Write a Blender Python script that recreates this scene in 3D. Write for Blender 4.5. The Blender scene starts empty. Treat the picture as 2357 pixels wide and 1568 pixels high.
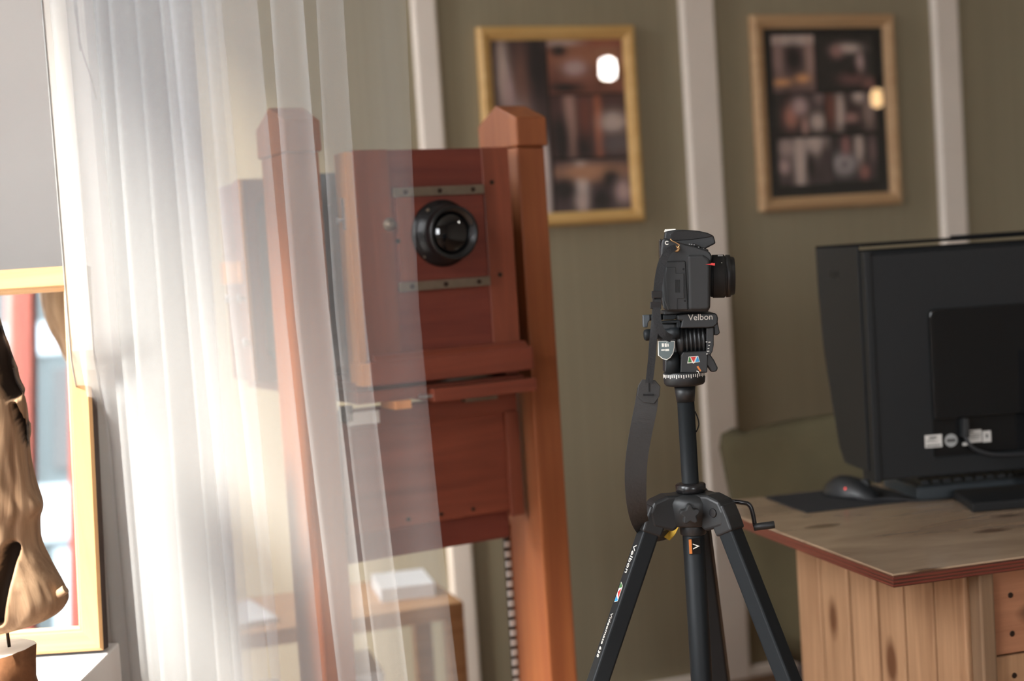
import bpy, bmesh, math, random
from mathutils import Vector, Matrix, noise
random.seed(7)
scene = bpy.context.scene
COL = scene.collection
R = math.radians

# ------------------------------------------------------------------ camera
FPX = 50 / 36 * 2357
CAM = Vector((0, 0, 1.21))
PITCH, ROLL = R(3.4), R(3.7)
_d = Vector((0, math.cos(PITCH), -math.sin(PITCH)))
_u0 = Vector((0, math.sin(PITCH), math.cos(PITCH)))
_r0 = Vector((1, 0, 0))
_r = math.cos(ROLL) * _r0 - math.sin(ROLL) * _u0
_u = math.sin(ROLL) * _r0 + math.cos(ROLL) * _u0
cd = bpy.data.cameras.new('camera')
cam = bpy.data.objects.new('camera', cd)
COL.objects.link(cam)
m = Matrix((_r, _u, -_d)).transposed().to_4x4()
m.translation = CAM
cam.matrix_world = m
cd.lens = 50
cd.sensor_width = 36
cd.clip_start = 0.05
cd.dof.use_dof = True
cd.dof.focus_distance = 1.76
cd.dof.aperture_fstop = 2.8
scene.camera = cam

# ------------------------------------------------------------------ light
world = bpy.data.worlds.new('world')
scene.world = world
world.use_nodes = True
bgn = world.node_tree.nodes['Background']
bgn.inputs[0].default_value = (0.94, 0.97, 1.0, 1)
bgn.inputs[1].default_value = 12.0

sd = bpy.data.lights.new('sun', 'SUN')
sd.energy = 11.0
sd.angle = R(7)
sd.color = (1.0, 0.93, 0.82)
sun = bpy.data.objects.new('sun', sd)
COL.objects.link(sun)
sun.rotation_euler = Vector((-0.5, -0.5, 0.71)).to_track_quat('Z', 'Y').to_euler()

# portal in the shop window: it gives no light itself, it only guides sky sampling
pdt = bpy.data.lights.new('window_portal', 'AREA')
pdt.shape = 'RECTANGLE'
pdt.size, pdt.size_y = 2.96, 2.1
pdt.cycles.is_portal = True
po = bpy.data.objects.new('window_portal', pdt)
COL.objects.link(po)
po.matrix_world = Matrix.Translation((-1.31, 0.17, 1.45)) @ Matrix(((0, 0, -1), (1, 0, 0), (0, -1, 0))).to_4x4()

pd3 = bpy.data.lights.new('side_window_portal', 'AREA')
pd3.shape = 'RECTANGLE'
pd3.size, pd3.size_y = 0.54, 2.35
pd3.cycles.is_portal = True
po3 = bpy.data.objects.new('side_window_portal', pd3)
COL.objects.link(po3)
po3.matrix_world = Matrix.Translation((-1.31, 2.73, 1.62)) @ Matrix(((0, 0, -1), (1, 0, 0), (0, -1, 0))).to_4x4()
pd2 = bpy.data.lights.new('fill_window_portal', 'AREA')  # portal of the added rear fill window
pd2.shape = 'RECTANGLE'
pd2.size, pd2.size_y = 0.9, 1.2
pd2.cycles.is_portal = True
po2 = bpy.data.objects.new('fill_window_portal', pd2)
COL.objects.link(po2)
po2.matrix_world = Matrix.Translation((1.25, -2.59, 1.6)) @ Matrix(((1, 0, 0), (0, 0, -1), (0, 1, 0))).to_4x4()

vs = scene.view_settings
vs.view_transform = 'Standard'
vs.look = 'None'
vs.exposure = 0.42
vs.gamma = 1.0
vs.use_curve_mapping = False

# ------------------------------------------------------------------ materials
def lin(c):
    return tuple(((v / 255) / 12.92 if v / 255 <= 0.04045 else ((v / 255 + 0.055) / 1.055) ** 2.4) for v in c) + (1,)

def base(name):
    mt = bpy.data.materials.new(name)
    mt.use_nodes = True
    nt = mt.node_tree
    return mt, nt, nt.nodes['Principled BSDF']

def plain(name, c, rough=0.5, metal=0.0, var=0.06, scale=60, bump=0.0, spec=0.5):
    mt, nt, b = base(name)
    N, L = nt.nodes, nt.links
    tc = N.new('ShaderNodeTexCoord')
    nz = N.new('ShaderNodeTexNoise')
    nz.inputs['Scale'].default_value = scale
    nz.inputs['Detail'].default_value = 3
    L.new(tc.outputs['Object'], nz.inputs['Vector'])
    mx = N.new('ShaderNodeMixRGB')
    cl = lin(c)
    mx.inputs[1].default_value = tuple(v * (1 - var * 2) for v in cl[:3]) + (1,)
    mx.inputs[2].default_value = tuple(min(1, v * (1 + var * 2)) for v in cl[:3]) + (1,)
    L.new(nz.outputs['Fac'], mx.inputs[0])
    L.new(mx.outputs[0], b.inputs['Base Color'])
    b.inputs['Roughness'].default_value = rough
    b.inputs['Metallic'].default_value = metal
    b.inputs['Specular IOR Level'].default_value = spec
    if bump:
        bp = N.new('ShaderNodeBump')
        bp.inputs['Strength'].default_value = bump
        bp.inputs['Distance'].default_value = 0.002
        L.new(nz.outputs['Fac'], bp.inputs['Height'])
        L.new(bp.outputs[0], b.inputs['Normal'])
    return mt

def wood(name, c1, c2, stretch=(1, 1, 0.06), scale=40, rough=0.4, knots=0.0, coat=0.0, dark=None, bump=0.15):
    """streaky wood: stretch is small along the grain"""
    mt, nt, b = base(name)
    N, L = nt.nodes, nt.links
    tc = N.new('ShaderNodeTexCoord')
    oi = N.new('ShaderNodeObjectInfo')
    ad = N.new('ShaderNodeVectorMath'); ad.operation = 'ADD'
    mp = N.new('ShaderNodeMapping')
    mp.inputs['Scale'].default_value = stretch
    sc = N.new('ShaderNodeVectorMath'); sc.operation = 'SCALE'
    sc.inputs['Scale'].default_value = 7.0
    cb = N.new('ShaderNodeCombineXYZ')
    for i in range(3):
        L.new(oi.outputs['Random'], cb.inputs[i])
    L.new(cb.outputs[0], sc.inputs[0])
    L.new(tc.outputs['Object'], ad.inputs[0])
    L.new(sc.outputs[0], ad.inputs[1])
    L.new(ad.outputs[0], mp.inputs['Vector'])
    nz = N.new('ShaderNodeTexNoise')
    nz.inputs['Scale'].default_value = scale
    nz.inputs['Detail'].default_value = 6
    nz.inputs['Roughness'].default_value = 0.65
    nz.inputs['Distortion'].default_value = 0.6
    L.new(mp.outputs[0], nz.inputs['Vector'])
    cr = N.new('ShaderNodeValToRGB')
    cr.color_ramp.elements[0].position = 0.3
    cr.color_ramp.elements[1].position = 0.72
    cr.color_ramp.elements[0].color = lin(c1)
    cr.color_ramp.elements[1].color = lin(c2)
    L.new(nz.outputs['Fac'], cr.inputs[0])
    out = cr.outputs[0]
    if knots:
        v = N.new('ShaderNodeTexVoronoi')
        v.inputs['Scale'].default_value = knots
        mp2 = N.new('ShaderNodeMapping')
        mp2.inputs['Scale'].default_value = tuple(0.45 if s < 0.5 else 1.0 for s in stretch)
        L.new(ad.outputs[0], mp2.inputs['Vector'])
        L.new(mp2.outputs[0], v.inputs['Vector'])
        r2 = N.new('ShaderNodeValToRGB')
        r2.color_ramp.elements[0].position = 0.10
        r2.color_ramp.elements[0].color = (1, 1, 1, 1)
        r2.color_ramp.elements[1].position = 0.21
        r2.color_ramp.elements[1].color = (0, 0, 0, 1)
        L.new(v.outputs['Distance'], r2.inputs[0])
        mx = N.new('ShaderNodeMixRGB')
        mx.inputs[2].default_value = lin(dark or (60, 38, 25))
        L.new(r2.outputs[0], mx.inputs[0])
        L.new(out, mx.inputs[1])
        out = mx.outputs[0]
    L.new(out, b.inputs['Base Color'])
    b.inputs['Roughness'].default_value = rough
    b.inputs['Specular IOR Level'].default_value = 0.3
    if coat:
        b.inputs['Coat Weight'].default_value = coat
        b.inputs['Coat Roughness'].default_value = 0.18
    bp = N.new('ShaderNodeBump')
    bp.inputs['Strength'].default_value = bump
    bp.inputs['Distance'].default_value = 0.001
    L.new(nz.outputs['Fac'], bp.inputs['Height'])
    L.new(bp.outputs[0], b.inputs['Normal'])
    return mt

def glass_pane(name, fac=0.06, tint=(1, 1, 1), rough=0.0):
    mt = bpy.data.materials.new(name)
    mt.use_nodes = True
    nt = mt.node_tree
    N, L = nt.nodes, nt.links
    N.remove(N['Principled BSDF'])
    t = N.new('ShaderNodeBsdfTransparent'); t.inputs[0].default_value = tint + (1,)
    g = N.new('ShaderNodeBsdfGlossy'); g.inputs['Roughness'].default_value = rough
    mx = N.new('ShaderNodeMixShader'); mx.inputs[0].default_value = fac
    L.new(t.outputs[0], mx.inputs[1]); L.new(g.outputs[0], mx.inputs[2])
    L.new(mx.outputs[0], N['Material Output'].inputs[0])
    return mt

def emit(name, c, s):
    mt = bpy.data.materials.new(name)
    mt.use_nodes = True
    nt = mt.node_tree
    N, L = nt.nodes, nt.links
    N.remove(N['Principled BSDF'])
    e = N.new('ShaderNodeEmission')
    e.inputs[0].default_value = c + (1,)
    e.inputs[1].default_value = s
    L.new(e.outputs[0], N['Material Output'].inputs[0])
    return mt

def cloth_sheer(name, fac, c=(0.93, 0.95, 0.95)):
    mt = bpy.data.materials.new(name)
    mt.use_nodes = True
    nt = mt.node_tree
    N, L = nt.nodes, nt.links
    N.remove(N['Principled BSDF'])
    t = N.new('ShaderNodeBsdfTransparent')
    d = N.new('ShaderNodeBsdfDiffuse'); d.inputs[0].default_value = c + (1,)
    tr = N.new('ShaderNodeBsdfTranslucent'); tr.inputs[0].default_value = c + (1,)
    m1 = N.new('ShaderNodeMixShader'); m1.inputs[0].default_value = 0.36
    L.new(d.outputs[0], m1.inputs[1]); L.new(tr.outputs[0], m1.inputs[2])
    # fine vertical threads vary the density of the weave along the width of the cloth
    uv = N.new('ShaderNodeUVMap')
    mp = N.new('ShaderNodeMapping'); mp.inputs['Scale'].default_value = (40, 0.3, 1)
    nz = N.new('ShaderNodeTexNoise'); nz.inputs['Scale'].default_value = 1.0; nz.inputs['Detail'].default_value = 3
    L.new(uv.outputs[0], mp.inputs[0]); L.new(mp.outputs[0], nz.inputs['Vector'])
    mr = N.new('ShaderNodeMapRange')
    mr.inputs[1].default_value = 0.3; mr.inputs[2].default_value = 0.7
    mr.inputs[3].default_value = fac * 0.85; mr.inputs[4].default_value = min(1, fac * 1.15)
    L.new(nz.outputs['Fac'], mr.inputs[0])
    sx_ = N.new('ShaderNodeSeparateXYZ'); L.new(uv.outputs[0], sx_.inputs[0])
    m3 = N.new('ShaderNodeMapRange'); m3.inputs[1].default_value = 0.78; m3.inputs[2].default_value = 1.0
    m3.inputs[3].default_value = 1.0; m3.inputs[4].default_value = 0.3
    L.new(sx_.outputs[0], m3.inputs[0])
    mu = N.new('ShaderNodeMath'); mu.operation = 'MULTIPLY'
    L.new(mr.outputs[0], mu.inputs[0]); L.new(m3.outputs[0], mu.inputs[1])
    m2 = N.new('ShaderNodeMixShader')
    L.new(mu.outputs[0], m2.inputs[0])
    L.new(t.outputs[0], m2.inputs[1]); L.new(m1.outputs[0], m2.inputs[2])
    L.new(m2.outputs[0], N['Material Output'].inputs[0])
    return mt

def print_mat(name):
    mt, nt, b = base(name)
    at = nt.nodes.new('ShaderNodeAttribute'); at.attribute_name = 'Col'
    nt.links.new(at.outputs['Color'], b.inputs['Base Color'])
    b.inputs['Roughness'].default_value = 0.55
    return mt

def wall_stripe(name, c1, c2):
    mt, nt, b = base(name)
    N, L = nt.nodes, nt.links
    tc = N.new('ShaderNodeTexCoord')
    mp = N.new('ShaderNodeMapping'); mp.inputs['Scale'].default_value = (1, 1, 0.02)
    nz = N.new('ShaderNodeTexNoise'); nz.inputs['Scale'].default_value = 45; nz.inputs['Detail'].default_value = 2
    L.new(tc.outputs['Object'], mp.inputs[0]); L.new(mp.outputs[0], nz.inputs['Vector'])
    wv = N.new('ShaderNodeTexWave'); wv.inputs['Scale'].default_value = 14; wv.inputs['Distortion'].default_value = 0
    wv.bands_direction = 'X'
    L.new(tc.outputs['Object'], wv.inputs['Vector'])
    ad = N.new('ShaderNodeMath'); ad.operation = 'MULTIPLY_ADD'
    ad.inputs[1].default_value = 0.25; L.new(wv.outputs['Fac'], ad.inputs[0]); L.new(nz.outputs['Fac'], ad.inputs[2])
    mx = N.new('ShaderNodeMixRGB'); mx.inputs[1].default_value = lin(c1); mx.inputs[2].default_value = lin(c2)
    L.new(ad.outputs[0], mx.inputs[0])
    L.new(mx.outputs[0], b.inputs['Base Color'])
    b.inputs['Roughness'].default_value = 0.75
    b.inputs['Specular IOR Level'].default_value = 0.25
    return mt

M = {}
M['green'] = wall_stripe('green_wallpaper', (146, 136, 113), (159, 148, 123))
M['trim'] = plain('cream_trim_paint', (242, 230, 217), 0.45, scale=8, var=0.03)
M['white_wall'] = plain('white_plaster', (216, 213, 208), 0.8, scale=4, var=0.03, spec=0.2)
M['grey_wall'] = plain('room_plaster', (168, 159, 147), 0.85, scale=4, var=0.03, spec=0.2)
M['ceiling'] = plain('ceiling_paint', (186, 182, 174), 0.9, scale=3, var=0.02, spec=0.2)
M['floor'] = wood('floor_boards', (88, 62, 44), (124, 92, 66), (1, 0.05, 1), 14, 0.5)
M['red_frame'] = wood('red_window_wood', (122, 52, 38), (150, 72, 52), (1, 1, 0.1), 30, 0.45)
M['gold'] = wood('gilded_wood', (206, 160, 92), (232, 192, 126), (0.1, 1, 1), 30, 0.38, bump=0.1)
M['gold_dull'] = wood('dull_gilded_wood', (186, 148, 108), (208, 172, 130), (0.1, 1, 1), 30, 0.4, bump=0.1)
M['mat_black'] = plain('black_mat_board', (26, 26, 24), 0.8, var=0.05)
M['print'] = print_mat('photo_print')
M['pic_glass'] = glass_pane('picture_glass', 0.045)
M['win_glass'] = glass_pane('window_glass', 0.06)
M['mahog'] = wood('mahogany', (112, 58, 42), (140, 76, 54), (1, 1, 0.07), 34, 0.45, coat=0.08)
M['mahog_post'] = wood('post_mahogany', (130, 72, 44), (164, 100, 60), (1, 1, 0.05), 30, 0.5)
M['mahog_red'] = wood('red_mahogany', (98, 46, 38), (122, 60, 46), (0.07, 1, 1), 30, 0.45, coat=0.08)
M['mahog_h'] = wood('mahogany_cross_grain', (108, 54, 40), (138, 72, 52), (0.07, 1, 1), 30, 0.45, coat=0.08)
M['ochre_lit'] = wood('lit_ochre_edge_wood', (196, 124, 62), (222, 152, 86), (1, 1, 0.1), 30, 0.45)  # mahogany edges facing the window, their lit tone put into the colour
M['bellows'] = plain('bellows_leather', (52, 58, 60), 0.55, var=0.1, scale=120, bump=0.2)
M['brass'] = plain('dull_brass', (128, 114, 98), 0.45, 0.7, scale=80, var=0.1)
M['steel'] = plain('steel', (190, 190, 190), 0.3, 0.9, scale=80)
M['rack_steel'] = plain('bright_rack_steel', (224, 221, 214), 0.35, 0.2, scale=80)
M['lens_black'] = plain('lens_enamel', (24, 25, 27), 0.25, 0.0, scale=90)
M['lens_glass'] = plain('lens_front_glass', (10, 11, 14), 0.03, 0.0, var=0.0, spec=0.9)
M['screw'] = plain('screw_metal', (66, 52, 44), 0.45, 0.8)
M['black_plastic'] = plain('black_plastic', (32, 33, 34), 0.45, var=0.05, scale=300, bump=0.05)
M['black_gloss'] = plain('glossy_black_plastic', (30, 29, 30), 0.25, var=0.03)
M['black_metal'] = plain('black_anodised_tube', (30, 33, 35), 0.5, 0.1, var=0.03, spec=0.2)
M['rubber'] = plain('rubber', (34, 34, 34), 0.7, var=0.06, scale=200)
M['grey_plate'] = plain('grey_label_plate', (92, 102, 102), 0.35, 0.4)
M['white_ink'] = plain('white_ink', (226, 222, 212), 0.6, var=0.02)
M['red_ink'] = plain('red_ink', (196, 52, 48), 0.5, var=0.02)
M['green_ink'] = plain('green_ink', (60, 112, 58), 0.5, var=0.02)
M['blue_ink'] = plain('blue_ink', (40, 146, 200), 0.5, var=0.02)
M['orange_ink'] = plain('orange_ink', (206, 120, 52), 0.5, var=0.02)
M['gold_metal'] = plain('gold_metal', (220, 178, 130), 0.25, 0.9)
M['strap'] = plain('strap_webbing', (20, 20, 21), 0.75, var=0.12, scale=400, bump=0.3)
M['strap_pad'] = plain('strap_leatherette', (42, 41, 40), 0.55, var=0.08, scale=250, bump=0.25)
M['yellow'] = plain('yellow_mesh_lining', (214, 172, 60), 0.8, var=0.25, scale=900)
M['ply_top'] = wood('varnished_plywood_top', (132, 110, 90), (172, 148, 122), (0.25, 1, 1), 9, 0.22, knots=13, dark=(96, 72, 54), coat=0.5, bump=0.03)
M['ply_edge'] = wood('plywood_edge', (62, 38, 30), (116, 72, 54), (0.05, 0.05, 3), 130, 0.45)
M['pine'] = wood('reclaimed_pine', (150, 112, 82), (188, 148, 112), (1, 1, 0.05), 55, 0.55, knots=10, dark=(104, 68, 44))
M['pine_red'] = wood('reddish_pine_board', (146, 98, 72), (176, 124, 92), (0.05, 1, 1), 50, 0.55, knots=10, dark=(58, 44, 30))
M['pine_grey'] = wood('grey_weathered_pine', (112, 88, 66), (138, 110, 84), (1, 1, 0.06), 50, 0.6)
M['dark_core'] = plain('dark_backing_board', (44, 32, 26), 0.8)
M['mon_black'] = plain('monitor_plastic', (27, 28, 29), 0.55, spec=0.3, var=0.04, scale=300, bump=0.04)
M['hood_felt'] = plain('hood_top_felt', (22, 22, 23), 0.95, spec=0.05)
M['mon_gloss'] = plain('monitor_gloss_panel', (20, 21, 22), 0.08, var=0.02)
M['screen'] = plain('display_glass', (12, 12, 14), 0.1, var=0.0)
M['emboss'] = plain('embossed_lettering', (24, 25, 26), 0.35, var=0.0)
M['sticker'] = plain('white_sticker', (206, 202, 196), 0.6, var=0.02)
M['sticker_grey'] = plain('grey_sticker', (150, 150, 148), 0.5, var=0.03)
M['ink'] = plain('dark_ink', (60, 58, 56), 0.7, var=0.02)
M['cable'] = plain('black_cable', (38, 38, 40), 0.45)
M['grey_plastic'] = plain('dark_grey_plastic', (64, 70, 74), 0.4, var=0.04)
M['key'] = plain('keycap_plastic', (52, 54, 56), 0.5, var=0.04)
M['pad'] = plain('mouse_pad_cloth', (26, 27, 29), 0.9, var=0.08, scale=500)
M['led'] = emit('mouse_led', (1.0, 0.1, 0.08), 2.0)
M['velvet'] = plain('olive_velvet', (84, 77, 57), 0.85, var=0.12, scale=9, bump=0.1, spec=0.15)
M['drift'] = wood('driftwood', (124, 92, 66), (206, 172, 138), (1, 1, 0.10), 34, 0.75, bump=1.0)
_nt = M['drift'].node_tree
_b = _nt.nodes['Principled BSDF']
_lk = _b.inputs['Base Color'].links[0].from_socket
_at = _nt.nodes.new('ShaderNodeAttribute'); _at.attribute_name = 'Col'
_mx = _nt.nodes.new('ShaderNodeMixRGB'); _mx.inputs[2].default_value = lin((52, 40, 31))  # dark tone for the clefts, shade painted into the wood colour
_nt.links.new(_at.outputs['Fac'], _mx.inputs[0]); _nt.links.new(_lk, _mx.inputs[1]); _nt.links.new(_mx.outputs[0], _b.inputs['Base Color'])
M['drift_shade'] = wood('shaded_driftwood_hollow', (46, 36, 28), (78, 60, 46), (1, 1, 0.2), 40, 0.85, bump=0.5)
M['bark'] = wood('bark_block', (96, 62, 40), (168, 116, 78), (0.5, 0.5, 0.5), 30, 0.85, bump=1.0)
M['pale_cut'] = wood('pale_cut_wood', (206, 194, 176), (226, 216, 200), (0.4, 1, 1), 30, 0.7)
M['mirror_frame'] = wood('honey_pine_frame', (170, 128, 84), (198, 158, 112), (1, 1, 0.08), 22, 0.45)
M['mirror_frame_h'] = wood('honey_pine_rail', (170, 128, 84), (198, 158, 112), (0.08, 1, 1), 22, 0.45)
M['frame_shade'] = plain('shaded_frame_side', (58, 42, 32), 0.6)  # frame sides turned from the window, shade put into the colour
mt, nt, b = base('mirror_silver'); b.inputs['Base Color'].default_value = (0.9, 0.92, 0.92, 1); b.inputs['Metallic'].default_value = 1; b.inputs['Roughness'].default_value = 0.02
M['mirror'] = mt
M['plinth'] = plain('white_lacquer', (232, 231, 228), 0.5, var=0.02, scale=5)
M['sheer'] = cloth_sheer('sheer_curtain', 0.19, (0.97, 0.98, 0.98))
M['hem'] = cloth_sheer('curtain_hem', 0.8, (0.66, 0.63, 0.58))
M['bulb_white'] = emit('lit_bulb', (1.0, 0.95, 0.86), 60)
M['bulb_warm'] = emit('dim_warm_bulb', (1.0, 0.62, 0.3), 14)
M['facade'] = plain('street_facade', (60, 68, 70), 0.8, scale=2)
M['facade_trim'] = plain('street_facade_trim', (132, 142, 148), 0.8, scale=2)
M['brick'] = plain('street_brick', (112, 80, 72), 0.8, scale=2)
M['pavement'] = plain('pavement', (90, 92, 92), 0.9, scale=3)
M['paper'] = plain('white_paper', (228, 230, 232), 0.7, var=0.02, scale=6)
M['bench'] = wood('light_bench_wood', (168, 122, 82), (200, 154, 110), (0.06, 1, 1), 30, 0.5)

# ------------------------------------------------------------------ geometry helpers
def frame_m(o, yaw):
    return Matrix.Translation(o) @ Matrix.Rotation(yaw, 4, 'Z')

def to_obj(name, bm, mat, parent=None, smooth=False, bevel=0.0, seg=2, mw=None):
    me = bpy.data.meshes.new(name)
    bmesh.ops.recalc_face_normals(bm, faces=bm.faces)
    bm.to_mesh(me); bm.free()
    if smooth:
        for p in me.polygons: p.use_smooth = True
    mats = mat if isinstance(mat, (list, tuple)) else [mat]
    for mm in mats:
        me.materials.append(M[mm] if isinstance(mm, str) else mm)
    o = bpy.data.objects.new(name, me)
    COL.objects.link(o)
    if parent: o.parent = parent
    if mw is not None: o.matrix_local = mw
    if bevel:
        bv = o.modifiers.new('bevel', 'BEVEL')
        bv.width = bevel; bv.segments = seg; bv.limit_method = 'ANGLE'; bv.angle_limit = R(35)
        bv.harden_normals = False
    return o

def thing(name, label, cat, mw=None, group=None):
    o = bpy.data.objects.new(name, None)
    COL.objects.link(o)
    o.empty_display_size = 0.05
    if mw is not None: o.matrix_world = mw
    o['label'] = label; o['category'] = cat
    if group: o['group'] = group
    return o

def tag(o, label, cat, group=None):
    o['label'] = label; o['category'] = cat
    if group: o['group'] = group
    return o

def structure(o, label=None):
    o['kind'] = 'structure'
    if label: o['label'] = label
    return o

def box(bm, lo, hi, mat=None, idx=0):
    x0, y0, z0 = lo; x1, y1, z1 = hi
    vs_ = [bm.verts.new(c) for c in ((x0, y0, z0), (x1, y0, z0), (x1, y1, z0), (x0, y1, z0), (x0, y0, z1), (x1, y0, z1), (x1, y1, z1), (x0, y1, z1))]
    if mat is not None:
        for v in vs_: v.co = mat @ v.co
    for f in ((3, 2, 1, 0), (4, 5, 6, 7), (0, 1, 5, 4), (1, 2, 6, 5), (2, 3, 7, 6), (3, 0, 4, 7)):
        bm.faces.new([vs_[i] for i in f]).material_index = idx

def bx(name, lo, hi, mat, parent=None, bevel=0.0, mw=None, seg=2):
    bm = bmesh.new(); box(bm, lo, hi)
    return to_obj(name, bm, mat, parent, bevel=bevel, mw=mw, seg=seg)

def prism(bm, poly, a, b, plane='XZ', idx=0):
    """polygon in a plane, extruded from a to b along the third axis"""
    def pt(p, t):
        if plane == 'XZ': return (p[0], t, p[1])
        if plane == 'YZ': return (t, p[0], p[1])
        return (p[0], p[1], t)
    A = [bm.verts.new(pt(p, a)) for p in poly]
    B = [bm.verts.new(pt(p, b)) for p in poly]
    n = len(poly)
    bm.faces.new(A).material_index = idx
    bm.faces.new(B[::-1]).material_index = idx
    for i in range(n):
        bm.faces.new([A[i], B[i], B[(i + 1) % n], A[(i + 1) % n]]).material_index = idx

def pr(name, poly, a, b, mat, parent=None, plane='XZ', bevel=0.0, mw=None, seg=2, smooth=False):
    bm = bmesh.new(); prism(bm, poly, a, b, plane)
    return to_obj(name, bm, mat, parent, bevel=bevel, mw=mw, seg=seg, smooth=smooth)

def basis(dv):
    dv = Vector(dv).normalized()
    up = Vector((0, 0, 1)) if abs(dv.z) < 0.95 else Vector((1, 0, 0))
    x = up.cross(dv).normalized()
    return x, dv.cross(x).normalized(), dv

def lathe(bm, prof, origin, axis, n=32, caps=True):
    """prof: list of (t along axis, radius)"""
    x, y, d = basis(axis)
    o = Vector(origin)
    rings = []
    for t, r in prof:
        rings.append([bm.verts.new(o + d * t + (x * math.cos(2 * math.pi * k / n) + y * math.sin(2 * math.pi * k / n)) * max(r, 1e-5)) for k in range(n)])
    for a, b in zip(rings, rings[1:]):
        for k in range(n):
            f = bm.faces.new([a[k], a[(k + 1) % n], b[(k + 1) % n], b[k]]); f.smooth = True
    if caps:
        bm.faces.new(rings[0][::-1]); bm.faces.new(rings[-1])

def la(name, prof, origin, axis, mat, parent=None, n=32, mw=None):
    bm = bmesh.new(); lathe(bm, prof, origin, axis, n)
    me_o = to_obj(name, bm, mat, parent, mw=mw)
    return me_o

def cyl(name, p, q, r, mat, parent=None, n=24, r2=None, bev=0.0):
    p, q = Vector(p), Vector(q)
    L = (q - p).length
    r2 = r if r2 is None else r2
    prof = [(0, r), (L, r2)] if not bev else [(0, r - bev), (bev, r), (L - bev, r2), (L, r2 - bev)]
    return la(name, prof, p, q - p, mat, parent, n)

def catmull(pts, k=6):
    pts = [Vector(p) for p in pts]
    out = []
    for i in range(len(pts) - 1):
        p0 = pts[max(i - 1, 0)]; p1 = pts[i]; p2 = pts[i + 1]; p3 = pts[min(i + 2, len(pts) - 1)]
        for j in range(k):
            t = j / k
            out.append(0.5 * ((2 * p1) + (p2 - p0) * t + (2 * p0 - 5 * p1 + 4 * p2 - p3) * t * t + (3 * p1 - p0 - 3 * p2 + p3) * t ** 3))
    out.append(pts[-1])
    return out

def tube(name, pts, r, mat, parent=None, n=10, k=6):
    P = catmull(pts, k) if k > 1 else [Vector(p) for p in pts]
    bm = bmesh.new(); prev = None; first = None
    nx = None
    for i, p in enumerate(P):
        t = (P[min(i + 1, len(P) - 1)] - P[max(i - 1, 0)]).normalized()
        if nx is None: nx = basis(t)[0]
        nx = (nx - t * nx.dot(t)).normalized()
        ny = t.cross(nx)
        ring = [bm.verts.new(p + (nx * math.cos(2 * math.pi * j / n) + ny * math.sin(2 * math.pi * j / n)) * r) for j in range(n)]
        if prev:
            for j in range(n):
                bm.faces.new([prev[j], prev[(j + 1) % n], ring[(j + 1) % n], ring[j]]).smooth = True
        else: first = ring
        prev = ring
    bm.faces.new(first[::-1]); bm.faces.new(prev)
    return to_obj(name, bm, mat, parent)

def ribbon(name, pts, widths, wdirs, thick, mat, parent=None, k=6):
    """flat strap: centre line, width and width direction per point"""
    P = catmull(pts, k)
    Wd = catmull([Vector((w, 0, 0)) for w in widths], k)
    Dd = catmull(wdirs, k)
    bm = bmesh.new(); prev = None; first = None
    for i, p in enumerate(P):
        t = (P[min(i + 1, len(P) - 1)] - P[max(i - 1, 0)]).normalized()
        w = Dd[i]; w = (w - t * w.dot(t)).normalized(); n = t.cross(w)
        a = w * Wd[i].x / 2; c = n * thick / 2
        ring = [bm.verts.new(p + q) for q in (-a - c, a - c, a + c, -a + c)]
        if prev:
            for j in range(4):
                f = bm.faces.new([prev[j], prev[(j + 1) % 4], ring[(j + 1) % 4], ring[j]]); f.smooth = False
        else: first = ring
        prev = ring
    bm.faces.new(first[::-1]); bm.faces.new(prev)
    return to_obj(name, bm, mat, parent)

def text(name, s, size, mat, parent, mw, ext=0.0003, bold=0.0, sx=1.0):
    cu = bpy.data.curves.new(name, 'FONT')
    cu.body = s; cu.size = size; cu.extrude = ext; cu.offset = bold
    cu.align_x = 'CENTER'; cu.align_y = 'CENTER'
    t = bpy.data.objects.new(name + '_c', cu)
    COL.objects.link(t)
    bpy.context.view_layer.update()
    me = bpy.data.meshes.new_from_object(t.evaluated_get(bpy.context.evaluated_depsgraph_get()))
    bpy.data.objects.remove(t); bpy.data.curves.remove(cu)
    me.transform(Matrix.Diagonal((sx, 1, 1, 1)))
    me.materials.clear(); me.materials.append(M[mat])
    o = bpy.data.objects.new(name, me)
    COL.objects.link(o); o.parent = parent; o.matrix_local = mw
    return o

def cols(x, y, z, o):
    mm = Matrix((x, y, z)).transposed().to_4x4(); mm.translation = Vector(o)
    return mm

FRONT = Matrix.Rotation(R(90), 4, 'X')      # text facing -Y

# ------------------------------------------------------------------ room shell
ZC = 2.9
XL, XR, YB = -1.32, 4.3, -2.6
TAN = 0.34
WA = math.atan(TAN)
WM = frame_m((0, 3.7, 0), WA)
structure(bx('floor', (XL - 0.1, YB - 0.1, -0.06), (XR + 0.1, 5.5, 0), 'floor'))
structure(bx('ceiling', (XL - 0.1, YB - 0.1, ZC), (XR + 0.1, 5.5, ZC + 0.06), 'ceiling'))
structure(bx('wall_back', (-1.62, 0, 0), (4.62, 0.08, ZC), 'green', mw=WM))
structure(bx('wall_right', (XR, YB, 0), (XR + 0.1, 5.3, ZC), 'grey_wall'))
bm = bmesh.new()
for lo, hi in (((XL, 0), (0.8, ZC)), ((1.7, 0), (XR, ZC)), ((0.8, 0), (1.7, 1.0)), ((0.8, 2.2), (1.7, ZC))):
    box(bm, (lo[0], YB - 0.1, lo[1]), (hi[0], YB, hi[1]))
structure(to_obj('wall_rear', bm, 'grey_wall'))
w2 = thing('fill_window', 'unseen rear window added for fill light, with red-brown bars', 'window'); del w2['category']; structure(w2)  # unseen window, put in for frontal fill light
for k in range(3):
    xx = 0.8 + k * 0.43
    bx('mullion', (xx, YB - 0.08, 1.0), (xx + 0.04, YB - 0.03, 2.2), 'red_frame', w2)
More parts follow.
